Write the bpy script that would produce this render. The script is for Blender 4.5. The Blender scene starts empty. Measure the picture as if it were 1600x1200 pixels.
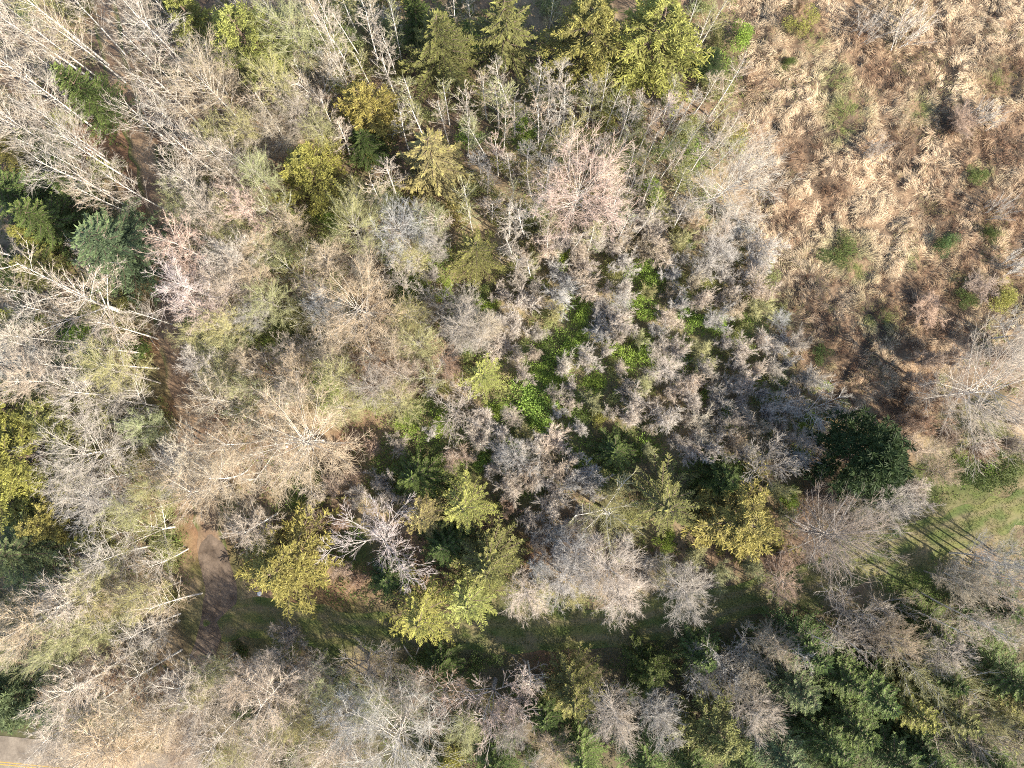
import bpy, math, random
import numpy as np

S = bpy.context.scene
COL = S.collection
D = bpy.data
R_ = math.radians

# ------------------------------------------------------------------ camera, sky, sun, exposure
H = 100.0                                   # flying height above the ground
F = 1110.0                                  # focal length in pixels of a 1600 px wide frame
TILT = math.atan(68.0 / F)                  # the lens looks a little up the picture from straight down
cam_d = D.cameras.new('camera')
cam = D.objects.new('camera', cam_d)
COL.objects.link(cam)
cam.location = (0, 0, H)
cam.rotation_euler = (TILT, 0, 0)
cam_d.sensor_width = 36.0
cam_d.lens = 36.0 * F / 1600.0
cam_d.clip_end = 2000.0
S.camera = cam

SUN_EL = R_(33)
sd = np.array([0.84, -0.54]); sd /= np.linalg.norm(sd)      # towards the sun on the ground
w = D.worlds.new('World'); S.world = w; w.use_nodes = True
nt = w.node_tree
sky = nt.nodes.new('ShaderNodeTexSky'); sky.sky_type = 'NISHITA'; sky.sun_disc = False
sky.sun_elevation = SUN_EL
sky.sun_rotation = math.atan2(sd[0], sd[1])
bg = nt.nodes['Background']; bg.inputs['Strength'].default_value = 0.12
nt.links.new(sky.outputs[0], bg.inputs[0])
sun_d = D.lights.new('sun', 'SUN'); sun_d.energy = 5.0; sun_d.angle = R_(0.5); sun_d.color = (1.0, 0.925, 0.8)
sun = D.objects.new('sun', sun_d); COL.objects.link(sun)
from mathutils import Vector, Euler
sun.rotation_euler = Vector((-sd[0] * math.cos(SUN_EL), -sd[1] * math.cos(SUN_EL), -math.sin(SUN_EL))).to_track_quat('-Z', 'Y').to_euler()
sun.location = (60, -60, 90)
S.view_settings.view_transform = 'Standard'
S.view_settings.look = 'None'
S.view_settings.exposure = 1.4
S.view_settings.gamma = 1.0
S.view_settings.use_curve_mapping = False
S.cycles.use_denoising = False
S.cycles.filter_width = 1.0
S.cycles.max_bounces = 6
S.cycles.diffuse_bounces = 3
S.cycles.transmission_bounces = 3

# ------------------------------------------------------------------ pixel -> place, noise
ct, st = math.cos(TILT), math.sin(TILT)


def at(px, py, z=0.0):
    """world x, y of picture point (1600 x 1200) on the level z"""
    px = np.asarray(px, float); py = np.asarray(py, float)
    cx = (px - 800) / F; cy = (600 - py) / F
    dy = cy * ct + st
    dz = cy * st - ct
    k = (z - H) / dz
    return cx * k, dy * k


def to_px(x, y, z=0.0):
    y2 = y * ct + (z - H) * st
    z2 = -y * st + (z - H) * ct
    return 800 + F * x / -z2, 600 - F * y2 / -z2


def hsh(ix, iy, seed):
    n = (ix * 374761393 + iy * 668265263 + seed * 974634667) & 0xffffffff
    n = ((n ^ (n >> 13)) * 1274126177) & 0xffffffff
    n = n ^ (n >> 16)
    return (n & 0xffff) / 65535.0


def noise(x, y, sc, seed=0):
    x = np.asarray(x, float) / sc; y = np.asarray(y, float) / sc
    ix = np.floor(x).astype(np.int64); iy = np.floor(y).astype(np.int64)
    fx = x - ix; fy = y - iy
    fx = fx * fx * (3 - 2 * fx); fy = fy * fy * (3 - 2 * fy)
    a = hsh(ix, iy, seed); b = hsh(ix + 1, iy, seed); c = hsh(ix, iy + 1, seed); d = hsh(ix + 1, iy + 1, seed)
    return (a * (1 - fx) + b * fx) * (1 - fy) + (c * (1 - fx) + d * fx) * fy


def fbm(x, y, sc, seed=0):
    return (noise(x, y, sc, seed) * 0.55 + noise(x, y, sc / 2.1, seed + 7) * 0.3 + noise(x, y, sc / 4.7, seed + 13) * 0.15)


def smooth(a, b, x):
    t = np.clip((x - a) / (b - a), 0, 1)
    return t * t * (3 - 2 * t)


def inpoly(px, py, poly):
    px = np.asarray(px, float); py = np.asarray(py, float)
    r = np.zeros(px.shape, bool)
    n = len(poly)
    for i in range(n):
        x1, y1 = poly[i]; x2, y2 = poly[(i + 1) % n]
        if y1 == y2:
            continue
        c = ((y1 > py) != (y2 > py)) & (px < (x2 - x1) * (py - y1) / (y2 - y1) + x1)
        r ^= c
    return r


def blobs(px, py, lst):
    v = np.zeros(np.shape(px))
    for b in lst:
        x, y, r = b[:3]; k = b[3] if len(b) > 3 else 1.0
        v = np.maximum(v, k * np.exp(-((px - x) ** 2 + (py - y) ** 2) / (r * r)))
    return v


def curve_pts(ctrl, step=0.6):
    P = np.array([at(x, y) for x, y in ctrl]).reshape(-1, 2)
    P = np.vstack([2 * P[0] - P[1], P, 2 * P[-1] - P[-2]])
    out = []
    for i in range(1, len(P) - 2):
        n = max(2, int(np.linalg.norm(P[i + 1] - P[i]) / step))
        t = np.linspace(0, 1, n, endpoint=False)[:, None]
        a, b, c, d = P[i - 1], P[i], P[i + 1], P[i + 2]
        out.append(0.5 * (2 * b + (c - a) * t + (2 * a - 5 * b + 4 * c - d) * t ** 2 + (3 * b - a - 3 * c + d) * t ** 3))
    out.append(P[-2][None])
    return np.vstack(out)


TRACK = curve_pts([(318, 975), (400, 965), (500, 978), (620, 988), (760, 988), (900, 985), (1020, 972), (1130, 945), (1240, 915), (1340, 880), (1440, 846), (1540, 812), (1640, 780), (1760, 738)])
DRIVE = curve_pts([(268, 1230), (278, 1180), (292, 1120), (308, 1060), (322, 1010), (338, 960), (346, 925), (338, 890), (331, 860), (328, 835)])
TRAIL = curve_pts([(338, 892), (330, 850), (322, 790), (312, 720), (300, 650), (280, 590), (268, 530), (258, 470), (258, 410), (252, 350), (240, 290), (222, 230), (200, 170), (182, 110), (170, 50), (160, -10), (150, -70)])
ROAD = curve_pts([(-260, 1172), (-100, 1184), (20, 1194), (160, 1209), (320, 1228), (520, 1256)])


def dist_to(x, y, line):
    x = np.asarray(x, float); y = np.asarray(y, float)
    d = np.full(x.shape, 1e9)
    for q in line[::2]:
        d = np.minimum(d, (x - q[0]) ** 2 + (y - q[1]) ** 2)
    return np.sqrt(d)


FIELD = [(1128, -160), (1150, 30), (1165, 95), (1160, 170), (1172, 250), (1178, 330), (1200, 440), (1212, 520), (1252, 575), (1312, 622), (1350, 680), (1420, 690), (1440, 650), (1470, 575), (1530, 530), (1680, 500), (1850, 480), (1850, -160)]

# where the photograph shows fresh green on the forest floor: x, y, radius in picture pixels
GREEN = [(855, 560, 50), (800, 640, 40), (930, 590, 34), (1000, 470, 36), (1060, 560, 40), (1160, 520, 36), (1200, 610, 30), (740, 690, 34), (950, 740, 36),(820, 205, 28), (700, 60, 40), (735, 60, 25), (660, 690, 40), (500, 605, 28), (660, 635, 34), (640, 650, 30), (690, 655, 28), (830, 625, 46), (895, 550, 40), (990, 555, 30),
         (1010, 430, 40), (960, 425, 26), (870, 545, 30), (815, 600, 26), (1085, 500, 34), (1110, 530, 30), (1265, 665, 26), (1235, 780, 22), (430, 525, 26), (385, 520, 24), (110, 530, 30),
         (130, 560, 24), (215, 552, 22), (815, 965, 26), (900, 640, 40), (640, 440, 30), (690, 410, 30), (520, 962, 45), (590, 985, 40), (480, 750, 26), (470, 780, 30), (620, 730, 55), (690, 735, 50), (1100, 740, 50),
         (1150, 745, 44), (905, 705, 40), (830, 745, 44), (245, 668, 30), (272, 850, 30), (310, 885, 18), (1045, 945, 28), (870, 960, 45), (1000, 960, 30), (40, 960, 40), (10, 1150, 40), (170, 965, 30),
         (760, 560, 30), (790, 700, 30), (760, 690, 30), (890, 480, 30), (980, 250, 25), (1080, 240, 30), (1120, 100, 30), (840, 330, 22), (735, 480, 30), (1000, 690, 40), (1400, 760, 30), (1480, 740, 40), (1540, 740, 40),
         (1330, 860, 30), (700, 1010, 40), (640, 1080, 50), (520, 1000, 40), (450, 1000, 30), (1000, 1010, 40), (1180, 1010, 40), (1430, 930, 60), (1530, 1000, 60), (560, 860, 40), (1260, 930, 35)]
BARE = [(245, 320, 40), (255, 400, 30), (262, 480, 36), (275, 560, 40), (300, 640, 40), (315, 760, 40), (320, 850, 40), (205, 200, 36),(600, 580, 45), (640, 600, 40), (690, 560, 36), (230, 1080, 40), (200, 1050, 30), (300, 700, 40), (240, 540, 40), (200, 560, 30), (150, 220, 40), (190, 250, 40), (840, 990, 30), (1320, 640, 40), (850, 1010, 40),
        (520, 930, 40), (460, 930, 30), (830, 870, 40), (90, 880, 20), (310, 830, 30), (325, 800, 30), (1240, 800, 30), (1210, 890, 30), (545, 690, 35), (260, 640, 30)]
F_GREEN = [(855, 560, 50), (800, 640, 40), (930, 590, 34), (1000, 470, 36), (1060, 560, 40), (1160, 520, 36), (1200, 610, 30), (740, 690, 34), (950, 740, 36),(1300, 130, 26), (1318, 180, 30), (1310, 205, 24), (1250, 42, 22), (1266, 62, 22), (1312, 395, 34), (1335, 420, 26), (1365, 490, 26), (1470, 382, 18), (1545, 365, 14), (1570, 465, 26), (1510, 455, 20), (1285, 555, 18),
           (1500, 450, 22), (1558, 130, 26), (1530, 275, 20), (1432, 172, 18), (1205, 480, 26), (1215, 500, 20), (1390, 500, 22), (1225, 100, 12), (1535, 515, 20), (1430, 410, 14)]
F_BROWN = [(1520, 390, 50), (1450, 270, 30), (1580, 210, 50), (1350, 60, 30), (1170, 140, 30), (1400, 470, 40), (1300, 530, 40),(1380, 120, 45), (1440, 90, 40), (1490, 200, 45), (1240, 240, 30), (1260, 500, 55), (1240, 550, 40), (1330, 580, 50), (1430, 520, 55), (1480, 430, 60), (1550, 330, 60), (1480, 330, 40), (1200, 310, 26), (1570, 120, 50),
           (1260, 45, 30), (1420, 220, 30), (1300, 300, 24), (1230, 340, 30), (1420, 620, 50), (1540, 230, 40), (1600, 430, 60), (1390, 640, 40)]


# ------------------------------------------------------------------ materials
def mat(name):
    m = D.materials.new(name); m.use_nodes = True
    n = m.node_tree.nodes; n.clear()
    return m, n, m.node_tree.links


def N(n, t, **kw):
    x = n.new('ShaderNode' + t)
    for k, v in kw.items():
        setattr(x, k, v)
    return x


def leaf_material(name, use_attr=False, trans=0.3, vary=0.5, rough=0.6):
    """colour comes from the object (or the 'col' attribute); every leaf differs a little"""
    m, n, l = mat(name)
    out = N(n, 'OutputMaterial')
    if use_attr:
        c = N(n, 'Attribute', attribute_name='col'); csock = c.outputs['Color']
    else:
        c = N(n, 'ObjectInfo'); csock = c.outputs['Color']
    geo = N(n, 'NewGeometry')
    mr = N(n, 'MapRange'); l.new(geo.outputs['Random Per Island'], mr.inputs[0])
    mr.inputs[3].default_value = 1 - vary; mr.inputs[4].default_value = 1 + vary
    mul = N(n, 'VectorMath', operation='SCALE'); l.new(csock, mul.inputs[0]); l.new(mr.outputs[0], mul.inputs['Scale'])
    col = mul.outputs[0]
    if not use_attr:
        tip = N(n, 'Attribute', attribute_name='tip')
        mx = N(n, 'Mix', data_type='RGBA'); l.new(tip.outputs['Fac'], mx.inputs[0])
        l.new(col, mx.inputs[6])
        t2 = N(n, 'VectorMath', operation='MULTIPLY_ADD'); l.new(col, t2.inputs[0])
        t2.inputs[1].default_value = (1.5, 1.5, 1.15); t2.inputs[2].default_value = (0.014, 0.013, 0.004)
        l.new(t2.outputs[0], mx.inputs[7]); col = mx.outputs[2]
    d = N(n, 'BsdfPrincipled'); l.new(col, d.inputs['Base Color']); d.inputs['Roughness'].default_value = rough
    d.inputs['Specular IOR Level'].default_value = 0.15
    t = N(n, 'BsdfTranslucent'); l.new(col, t.inputs['Color'])
    ms = N(n, 'MixShader'); ms.inputs[0].default_value = trans
    l.new(d.outputs[0], ms.inputs[1]); l.new(t.outputs[0], ms.inputs[2]); l.new(ms.outputs[0], out.inputs[0])
    return m


def twig_material():
    m, n, l = mat('twig_bark')
    out = N(n, 'OutputMaterial'); oi = N(n, 'ObjectInfo'); geo = N(n, 'NewGeometry')
    mr = N(n, 'MapRange'); l.new(geo.outputs['Random Per Island'], mr.inputs[0]); mr.inputs[3].default_value = 0.72; mr.inputs[4].default_value = 1.25
    mul = N(n, 'VectorMath', operation='SCALE'); l.new(oi.outputs['Color'], mul.inputs[0]); l.new(mr.outputs[0], mul.inputs['Scale'])
    d = N(n, 'BsdfPrincipled'); l.new(mul.outputs[0], d.inputs['Base Color']); d.inputs['Roughness'].default_value = 0.75
    l.new(d.outputs[0], out.inputs[0])
    return m


def bark_material(name, c1, c2, sc=3.0):
    m, n, l = mat(name)
    out = N(n, 'OutputMaterial'); tc = N(n, 'TexCoord'); oi = N(n, 'ObjectInfo')
    mp = N(n, 'Mapping'); l.new(tc.outputs['Object'], mp.inputs[0]); mp.inputs['Scale'].default_value = (1, 1, 2.5)
    add = N(n, 'VectorMath', operation='ADD'); l.new(mp.outputs[0], add.inputs[0])
    sc3 = N(n, 'VectorMath', operation='SCALE'); sc3.inputs[0].default_value = (13, 7, 29); l.new(oi.outputs['Random'], sc3.inputs['Scale']); l.new(sc3.outputs[0], add.inputs[1])
    ns = N(n, 'TexNoise'); l.new(add.outputs[0], ns.inputs['Vector']); ns.inputs['Scale'].default_value = sc; ns.inputs['Detail'].default_value = 4
    cr = N(n, 'ValToRGB'); l.new(ns.outputs['Fac'], cr.inputs[0])
    cr.color_ramp.elements[0].position = 0.36; cr.color_ramp.elements[0].color = (*c1, 1)
    cr.color_ramp.elements[1].position = 0.56; cr.color_ramp.elements[1].color = (*c2, 1)
    d = N(n, 'BsdfPrincipled'); l.new(cr.outputs[0], d.inputs['Base Color']); d.inputs['Roughness'].default_value = 0.8
    l.new(d.outputs[0], out.inputs[0])
    return m


def attr_material(name, rough=0.85, fine=14.0, lo=0.6, hi=1.35, bump=0.4, bumpd=0.05):
    """ground stuff: its colour from the 'col' attribute, broken up by grain"""
    m, n, l = mat(name)
    out = N(n, 'OutputMaterial'); a = N(n, 'Attribute', attribute_name='col'); tc = N(n, 'TexCoord')
    n1 = N(n, 'TexNoise'); l.new(tc.outputs['Object'], n1.inputs['Vector']); n1.inputs['Scale'].default_value = fine / 8; n1.inputs['Detail'].default_value = 8; n1.inputs['Roughness'].default_value = 0.75
    mr = N(n, 'MapRange'); l.new(n1.outputs['Fac'], mr.inputs[0]); mr.inputs[1].default_value = 0.3; mr.inputs[2].default_value = 0.7; mr.inputs[3].default_value = lo; mr.inputs[4].default_value = hi
    mul = N(n, 'VectorMath', operation='SCALE'); l.new(a.outputs['Color'], mul.inputs[0]); l.new(mr.outputs[0], mul.inputs['Scale'])
    d = N(n, 'BsdfPrincipled'); l.new(mul.outputs[0], d.inputs['Base Color']); d.inputs['Roughness'].default_value = rough; d.inputs['Specular IOR Level'].default_value = 0.2
    b = N(n, 'Bump'); b.inputs['Strength'].default_value = bump; b.inputs['Distance'].default_value = bumpd; l.new(n1.outputs['Fac'], b.inputs['Height']); l.new(b.outputs[0], d.inputs['Normal'])
    l.new(d.outputs[0], out.inputs[0])
    return m


M_LEAF = leaf_material('conifer_needles', trans=0.22, vary=0.42)
M_BUSH = leaf_material('shrub_leaves', trans=0.38, vary=0.35)
M_STUFF = leaf_material('undergrowth_leaves', use_attr=True, trans=0.35, vary=0.3)
M_STRAW = leaf_material('dry_grass_blades', use_attr=True, trans=0.25, vary=0.22, rough=0.7)
M_TWIG = twig_material()
M_PALE = bark_material('pale_bark', (0.3, 0.27, 0.235), (0.74, 0.69, 0.62), 2.2)
M_GREY = bark_material('grey_bark', (0.14, 0.12, 0.1), (0.4, 0.36, 0.32), 2.2)
M_LIMB = bark_material('limb_bark', (0.22, 0.19, 0.15), (0.5, 0.45, 0.385), 2.2)
M_BROWN = bark_material('brown_bark', (0.07, 0.05, 0.035), (0.17, 0.12, 0.085), 3.0)
M_LOG = bark_material('weathered_log', (0.3, 0.22, 0.15), (0.6, 0.5, 0.38), 2.0)
M_MOSSLOG = bark_material('mossy_log', (0.08, 0.06, 0.03), (0.16, 0.15, 0.04), 2.0)
M_GROUND = attr_material('forest_floor')
M_PATH = attr_material('path_surface', fine=22, lo=0.7, hi=1.25, bumpd=0.03)


# ------------------------------------------------------------------ mesh making
def build(name, V, quads=None, tris=None, mats=(), midx=None, smooth_=False, attrs=None):
    V = np.asarray(V, np.float32).reshape(-1, 3)
    q = np.zeros((0, 4), np.int32) if quads is None else np.asarray(quads, np.int32).reshape(-1, 4)
    t = np.zeros((0, 3), np.int32) if tris is None else np.asarray(tris, np.int32).reshape(-1, 3)
    me = D.meshes.new(name)
    me.vertices.add(len(V)); me.vertices.foreach_set('co', V.ravel())
    loops = np.concatenate([q.ravel(), t.ravel()])
    me.loops.add(len(loops)); me.loops.foreach_set('vertex_index', loops)
    nf = len(q) + len(t)
    me.polygons.add(nf)
    starts = np.concatenate([np.arange(len(q)) * 4, len(q) * 4 + np.arange(len(t)) * 3]).astype(np.int32)
    me.polygons.foreach_set('loop_start', starts)
    if smooth_:
        me.polygons.foreach_set('use_smooth', np.ones(nf, bool))
    for m in mats:
        me.materials.append(m)
    if midx is not None:
        me.polygons.foreach_set('material_index', np.asarray(midx, np.int32))
    if attrs:
        for k, v in attrs.items():
            v = np.asarray(v, np.float32)
            if v.ndim == 1:
                a = me.attributes.new(k, 'FLOAT', 'POINT'); a.data.foreach_set('value', v)
            else:
                if v.shape[1] == 3:
                    v = np.hstack([v, np.ones((len(v), 1), np.float32)])
                a = me.attributes.new(k, 'FLOAT_COLOR', 'POINT'); a.data.foreach_set('color', v.ravel())
    me.update(calc_edges=True)
    return me


def norm(v):
    return v / np.maximum(np.linalg.norm(v, axis=-1, keepdims=True), 1e-9)


def bez(B, t):
    t = t[:, None]
    return B[:, 0] * (1 - t) ** 2 + 2 * B[:, 1] * t * (1 - t) + B[:, 2] * t * t


def dbez(B, t):
    t = t[:, None]
    return norm(2 * (1 - t) * (B[:, 1] - B[:, 0]) + 2 * t * (B[:, 2] - B[:, 1]))


def kids(rng, B, L, n, t0=0.2, t1=1.0, ang=(30, 55), lf=(0.3, 0.6), taper=0.5, up=0.2, curl=0.15, jit=0.1):
    idx = np.repeat(np.arange(len(B)), n)
    t = rng.uniform(t0, t1, len(idx))
    p = bez(B[idx], t); tan = dbez(B[idx], t)
    a = norm(np.cross(tan, norm(rng.normal(size=(len(idx), 3)))))
    th = np.radians(rng.uniform(*ang, len(idx)))[:, None]
    d = tan * np.cos(th) + a * np.sin(th)
    d[:, 2] += up
    d = norm(d)
    ln = L[idx] * rng.uniform(*lf, len(idx)) * (1 - taper * t)
    return bow(rng, p, d, ln, curl, jit), ln, t, idx


def bow(rng, p, d, ln, curl=0.15, jit=0.1):
    ln = np.asarray(ln)[:, None]
    j = rng.normal(size=p.shape) * jit
    m = p + d * ln * 0.5 + j * ln * 0.5
    e = p + d * ln + np.array([0, 0, 1.0]) * curl * ln + j * ln * 0.3
    return np.stack([p, m, e], 1)


class Tubes:
    def __init__(s):
        s.V = []; s.Q = []; s.T = []; s.mq = []; s.mt = []; s.n = 0

    def add(s, B, r0, r1, seg=3, side=4, m=0):
        B = np.asarray(B, float); n = len(B)
        r0 = np.broadcast_to(r0, n); r1 = np.broadcast_to(r1, n)
        ts = np.linspace(0, 1, seg + 1)
        P = np.stack([bez(B, np.full(n, t)) for t in ts], 1)
        ax = norm(B[:, 2] - B[:, 0])
        ref = np.where(np.abs(ax[:, 2:3]) > 0.8, np.array([[1.0, 0, 0]]), np.array([[0, 0, 1.0]]))
        u = norm(np.cross(ax, ref)); v = np.cross(ax, u)
        rr = (r0[:, None] * (1 - ts) + r1[:, None] * ts)
        an = np.arange(side) * 2 * math.pi / side
        ring = u[:, None, None] * np.cos(an)[None, None, :, None] + v[:, None, None] * np.sin(an)[None, None, :, None]
        V = P[:, :, None] + ring * rr[:, :, None, None]
        base = s.n + np.arange(n)[:, None, None] * ((seg + 1) * side)
        i = np.arange(seg)[None, :, None] * side
        k = np.arange(side)[None, None, :]; k2 = (k + 1) % side
        q = np.stack([base + i + k, base + i + k2, base + i + side + k2, base + i + side + k], -1).reshape(-1, 4)
        s.V.append(V.reshape(-1, 3)); s.Q.append(q); s.mq.append(np.full(len(q), m)); s.n += n * (seg + 1) * side

    def spikes(s, p, e, r, m=0):
        """thin three-sided twigs that end in a point"""
        n = len(p); ax = norm(e - p)
        ref = np.where(np.abs(ax[:, 2:3]) > 0.8, np.array([[1.0, 0, 0]]), np.array([[0, 0, 1.0]]))
        u = norm(np.cross(ax, ref)); v = np.cross(ax, u)
        r = np.broadcast_to(r, n)[:, None]
        V = np.stack([p + u * r, p - u * r * .5 + v * r * .87, p - u * r * .5 - v * r * .87, e], 1)
        b = s.n + np.arange(n) * 4
        t = np.stack([np.stack([b, b + 1, b + 3], 1), np.stack([b + 1, b + 2, b + 3], 1), np.stack([b + 2, b, b + 3], 1)], 1).reshape(-1, 3)
        s.V.append(V.reshape(-1, 3)); s.T.append(t); s.mt.append(np.full(len(t), m)); s.n += n * 4

    def mesh(s, name, mats, sm=False):
        q = np.vstack(s.Q) if s.Q else None; t = np.vstack(s.T) if s.T else None
        return build(name, np.vstack(s.V), q, t, mats, np.concatenate(s.mq + s.mt), sm)


def leaves(c, d, ln, wd, rng, flat=0.5):
    """leaf faces: diamonds starting at c along d; flat=1 keeps them level"""
    n = len(c)
    side = np.cross(d, np.array([0, 0, 1.0])) + 1e-4
    side = norm(norm(side) + rng.normal(size=(n, 3)) * (1 - flat))
    ln = np.broadcast_to(ln, n)[:, None]; wd = np.broadcast_to(wd, n)[:, None]
    return np.stack([c, c + d * ln * .45 + side * wd * .5, c + d * ln, c + d * ln * .45 - side * wd * .5], 1)


def leaf_mesh(name, Q, tip, m):
    V = Q.reshape(-1, 3)
    return build(name, V, np.arange(len(V)).reshape(-1, 4), None, (m,), None, False, {'tip': np.repeat(tip, 4)})


# ------------------------------------------------------------------ tree kinds: each returns {part name: [meshes]}
def trunk_mesh(name, B, r0, r1, m, seg=7, side=7):
    t = Tubes(); t.add(B, r0, r1, seg, side); return t.mesh(name, (m,), True)


def gen_bare(seed, h=17.0, R=3.6, nl=34, dens=1.0, lo=0.3, pale=True, thin=1.0, hollow=.15):
    rng = np.random.default_rng(seed)
    off = rng.normal(size=2) * 0.35
    TB = np.array([[[0, 0, -0.3], [off[0], off[1], h * .5], [off[0] * .2, off[1] * .2, h]]])
    bark = M_PALE if pale else M_GREY
    trunk = trunk_mesh('trunk', TB, 0.15 * thin, 0.025, bark)
    tl = np.array([h])
    t = rng.uniform(lo, 0.98, nl); t.sort()
    prof = np.clip(1.05 - np.abs(t - 0.55) ** 1.5 * 2.4, 0.3, 1.1)
    p = bez(np.repeat(TB, nl, 0), t)
    az = np.arange(nl) * 2.4 + rng.uniform(0, 6, 1) + rng.normal(size=nl) * .5
    el = np.radians(rng.uniform(20, 48, nl)) + (t - lo) * 0.5
    d = np.stack([np.cos(az) * np.cos(el), np.sin(az) * np.cos(el), np.sin(el)], 1)
    ln = R * prof * rng.uniform(.75, 1.2, nl) / np.cos(el)
    ln = np.minimum(ln, R * 1.5)
    L1 = bow(rng, p, d, ln, 0.12, 0.07)
    L2, l2, _, _ = kids(rng, L1, ln, max(3, int(9 * dens)), hollow, 1, (28, 55), (.35, .65), .5, .15, .12)
    L3, l3, _, _ = kids(rng, L2, l2, max(2, int(11 * dens)), .1, 1, (25, 55), (.4, .85), .45, .12, .1)
    L3b, l3b, _, _ = kids(rng, L1, ln, max(2, int(8 * dens)), .2, 1, (25, 55), (.12, .3), .3, .15, .1)
    c = Tubes()
    c.add(L1, 0.034 * thin, 0.012, 4, 4, 0); c.add(L2, .015, .007, 2, 3, 1)
    A = np.vstack([L3, L3b]); c.spikes(A[:, 0], A[:, 2], .0112, 1)
    return {'trunk': [trunk], 'crown': [c.mesh('crown', (M_LIMB if pale else M_GREY, M_TWIG))]}


def gen_spread(seed, h=14.0, R=5.5, nl=6, pale=True, stout=1.0, fine=1.0):
    """short trunk that forks into a few long limbs; each limb is a part"""
    rng = np.random.default_rng(seed)
    TB = np.array([[[0, 0, -0.3], [.2, .1, h * .15], [0.1, 0, h * .34]]])
    bark = M_PALE if pale else M_GREY
    trunk = trunk_mesh('trunk', TB, .27 * stout, .17 * stout, bark, 4, 8)
    az = np.arange(nl) * 2 * math.pi / nl + rng.normal(size=nl) * .35
    el = np.radians(rng.uniform(40, 62, nl)); el[0] = R_(82)
    p = bez(np.repeat(TB, nl, 0), rng.uniform(.7, 1, nl))
    d = np.stack([np.cos(az) * np.cos(el), np.sin(az) * np.cos(el), np.sin(el)], 1)
    ln = np.minimum(R / np.cos(el), h * .72) * rng.uniform(.85, 1.1, nl)
    L1 = bow(rng, p, d, ln, -.05, .1)
    limbs = []
    for i in range(nl):
        t = Tubes(); t.add(L1[i:i + 1], .08 * stout, .02, 6, 6); limbs.append(t.mesh('limb', (bark,), True))
    L2, l2, _, _ = kids(rng, L1, ln, 14, .18, 1, (25, 55), (.35, .6), .5, .1, .05)
    L3, l3, _, _ = kids(rng, L2, l2, int(9 * fine), .1, 1, (22, 50), (.35, .65), .4, .12, .08)
    L4, l4, _, _ = kids(rng, L3, l3, 5, .2, 1, (20, 50), (.4, .8), .4, .12, .08)
    c = Tubes()
    c.add(L2, .03 * stout, .013, 4, 4, 0); c.add(L3, .018 * stout, .008, 2, 3, 1)
    c.spikes(L4[:, 0], L4[:, 2], .0125, 1)
    return {'trunk': [trunk], 'limb': limbs, 'crown': [c.mesh('crown', (bark, M_TWIG))]}


def gen_sapling(seed, h=5.5, R=2.2, ns=12, dens=1.0):
    """several thin stems fanning from the ground into a feathery head of twigs"""
    rng = np.random.default_rng(seed)
    az = np.arange(ns) * 2 * math.pi / ns + rng.normal(size=ns) * .4
    lean = np.radians(rng.uniform(3, 27, ns)); lean[0] = .05
    d = np.stack([np.cos(az) * np.sin(lean), np.sin(az) * np.sin(lean), np.cos(lean)], 1)
    p = np.zeros((ns, 3)); p[:, :2] = d[:, :2] * .3; p[:, 2] = -.15
    ln = h * rng.uniform(.55, 1.0, ns)
    L1 = bow(rng, p, d, ln, .03, .05)
    s = Tubes(); s.add(L1, .035, .012, 5, 4, 0)
    stems = s.mesh('stems', (M_GREY,), True)
    L2, l2, _, _ = kids(rng, L1, ln, int(22 * dens), .16, 1, (30, 70), (.14, .3), .3, .12, .12)
    L3, l3, _, _ = kids(rng, L2, l2, int(13 * dens), .05, 1, (15, 45), (.5, 1.1), .4, .12, .08)
    c = Tubes()
    c.add(L2, .014, .007, 2, 3, 0); c.spikes(L3[:, 0], L3[:, 2], .0145, 0)
    return {'stems': [stems], 'crown': [c.mesh('crown', (M_TWIG,))]}


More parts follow.
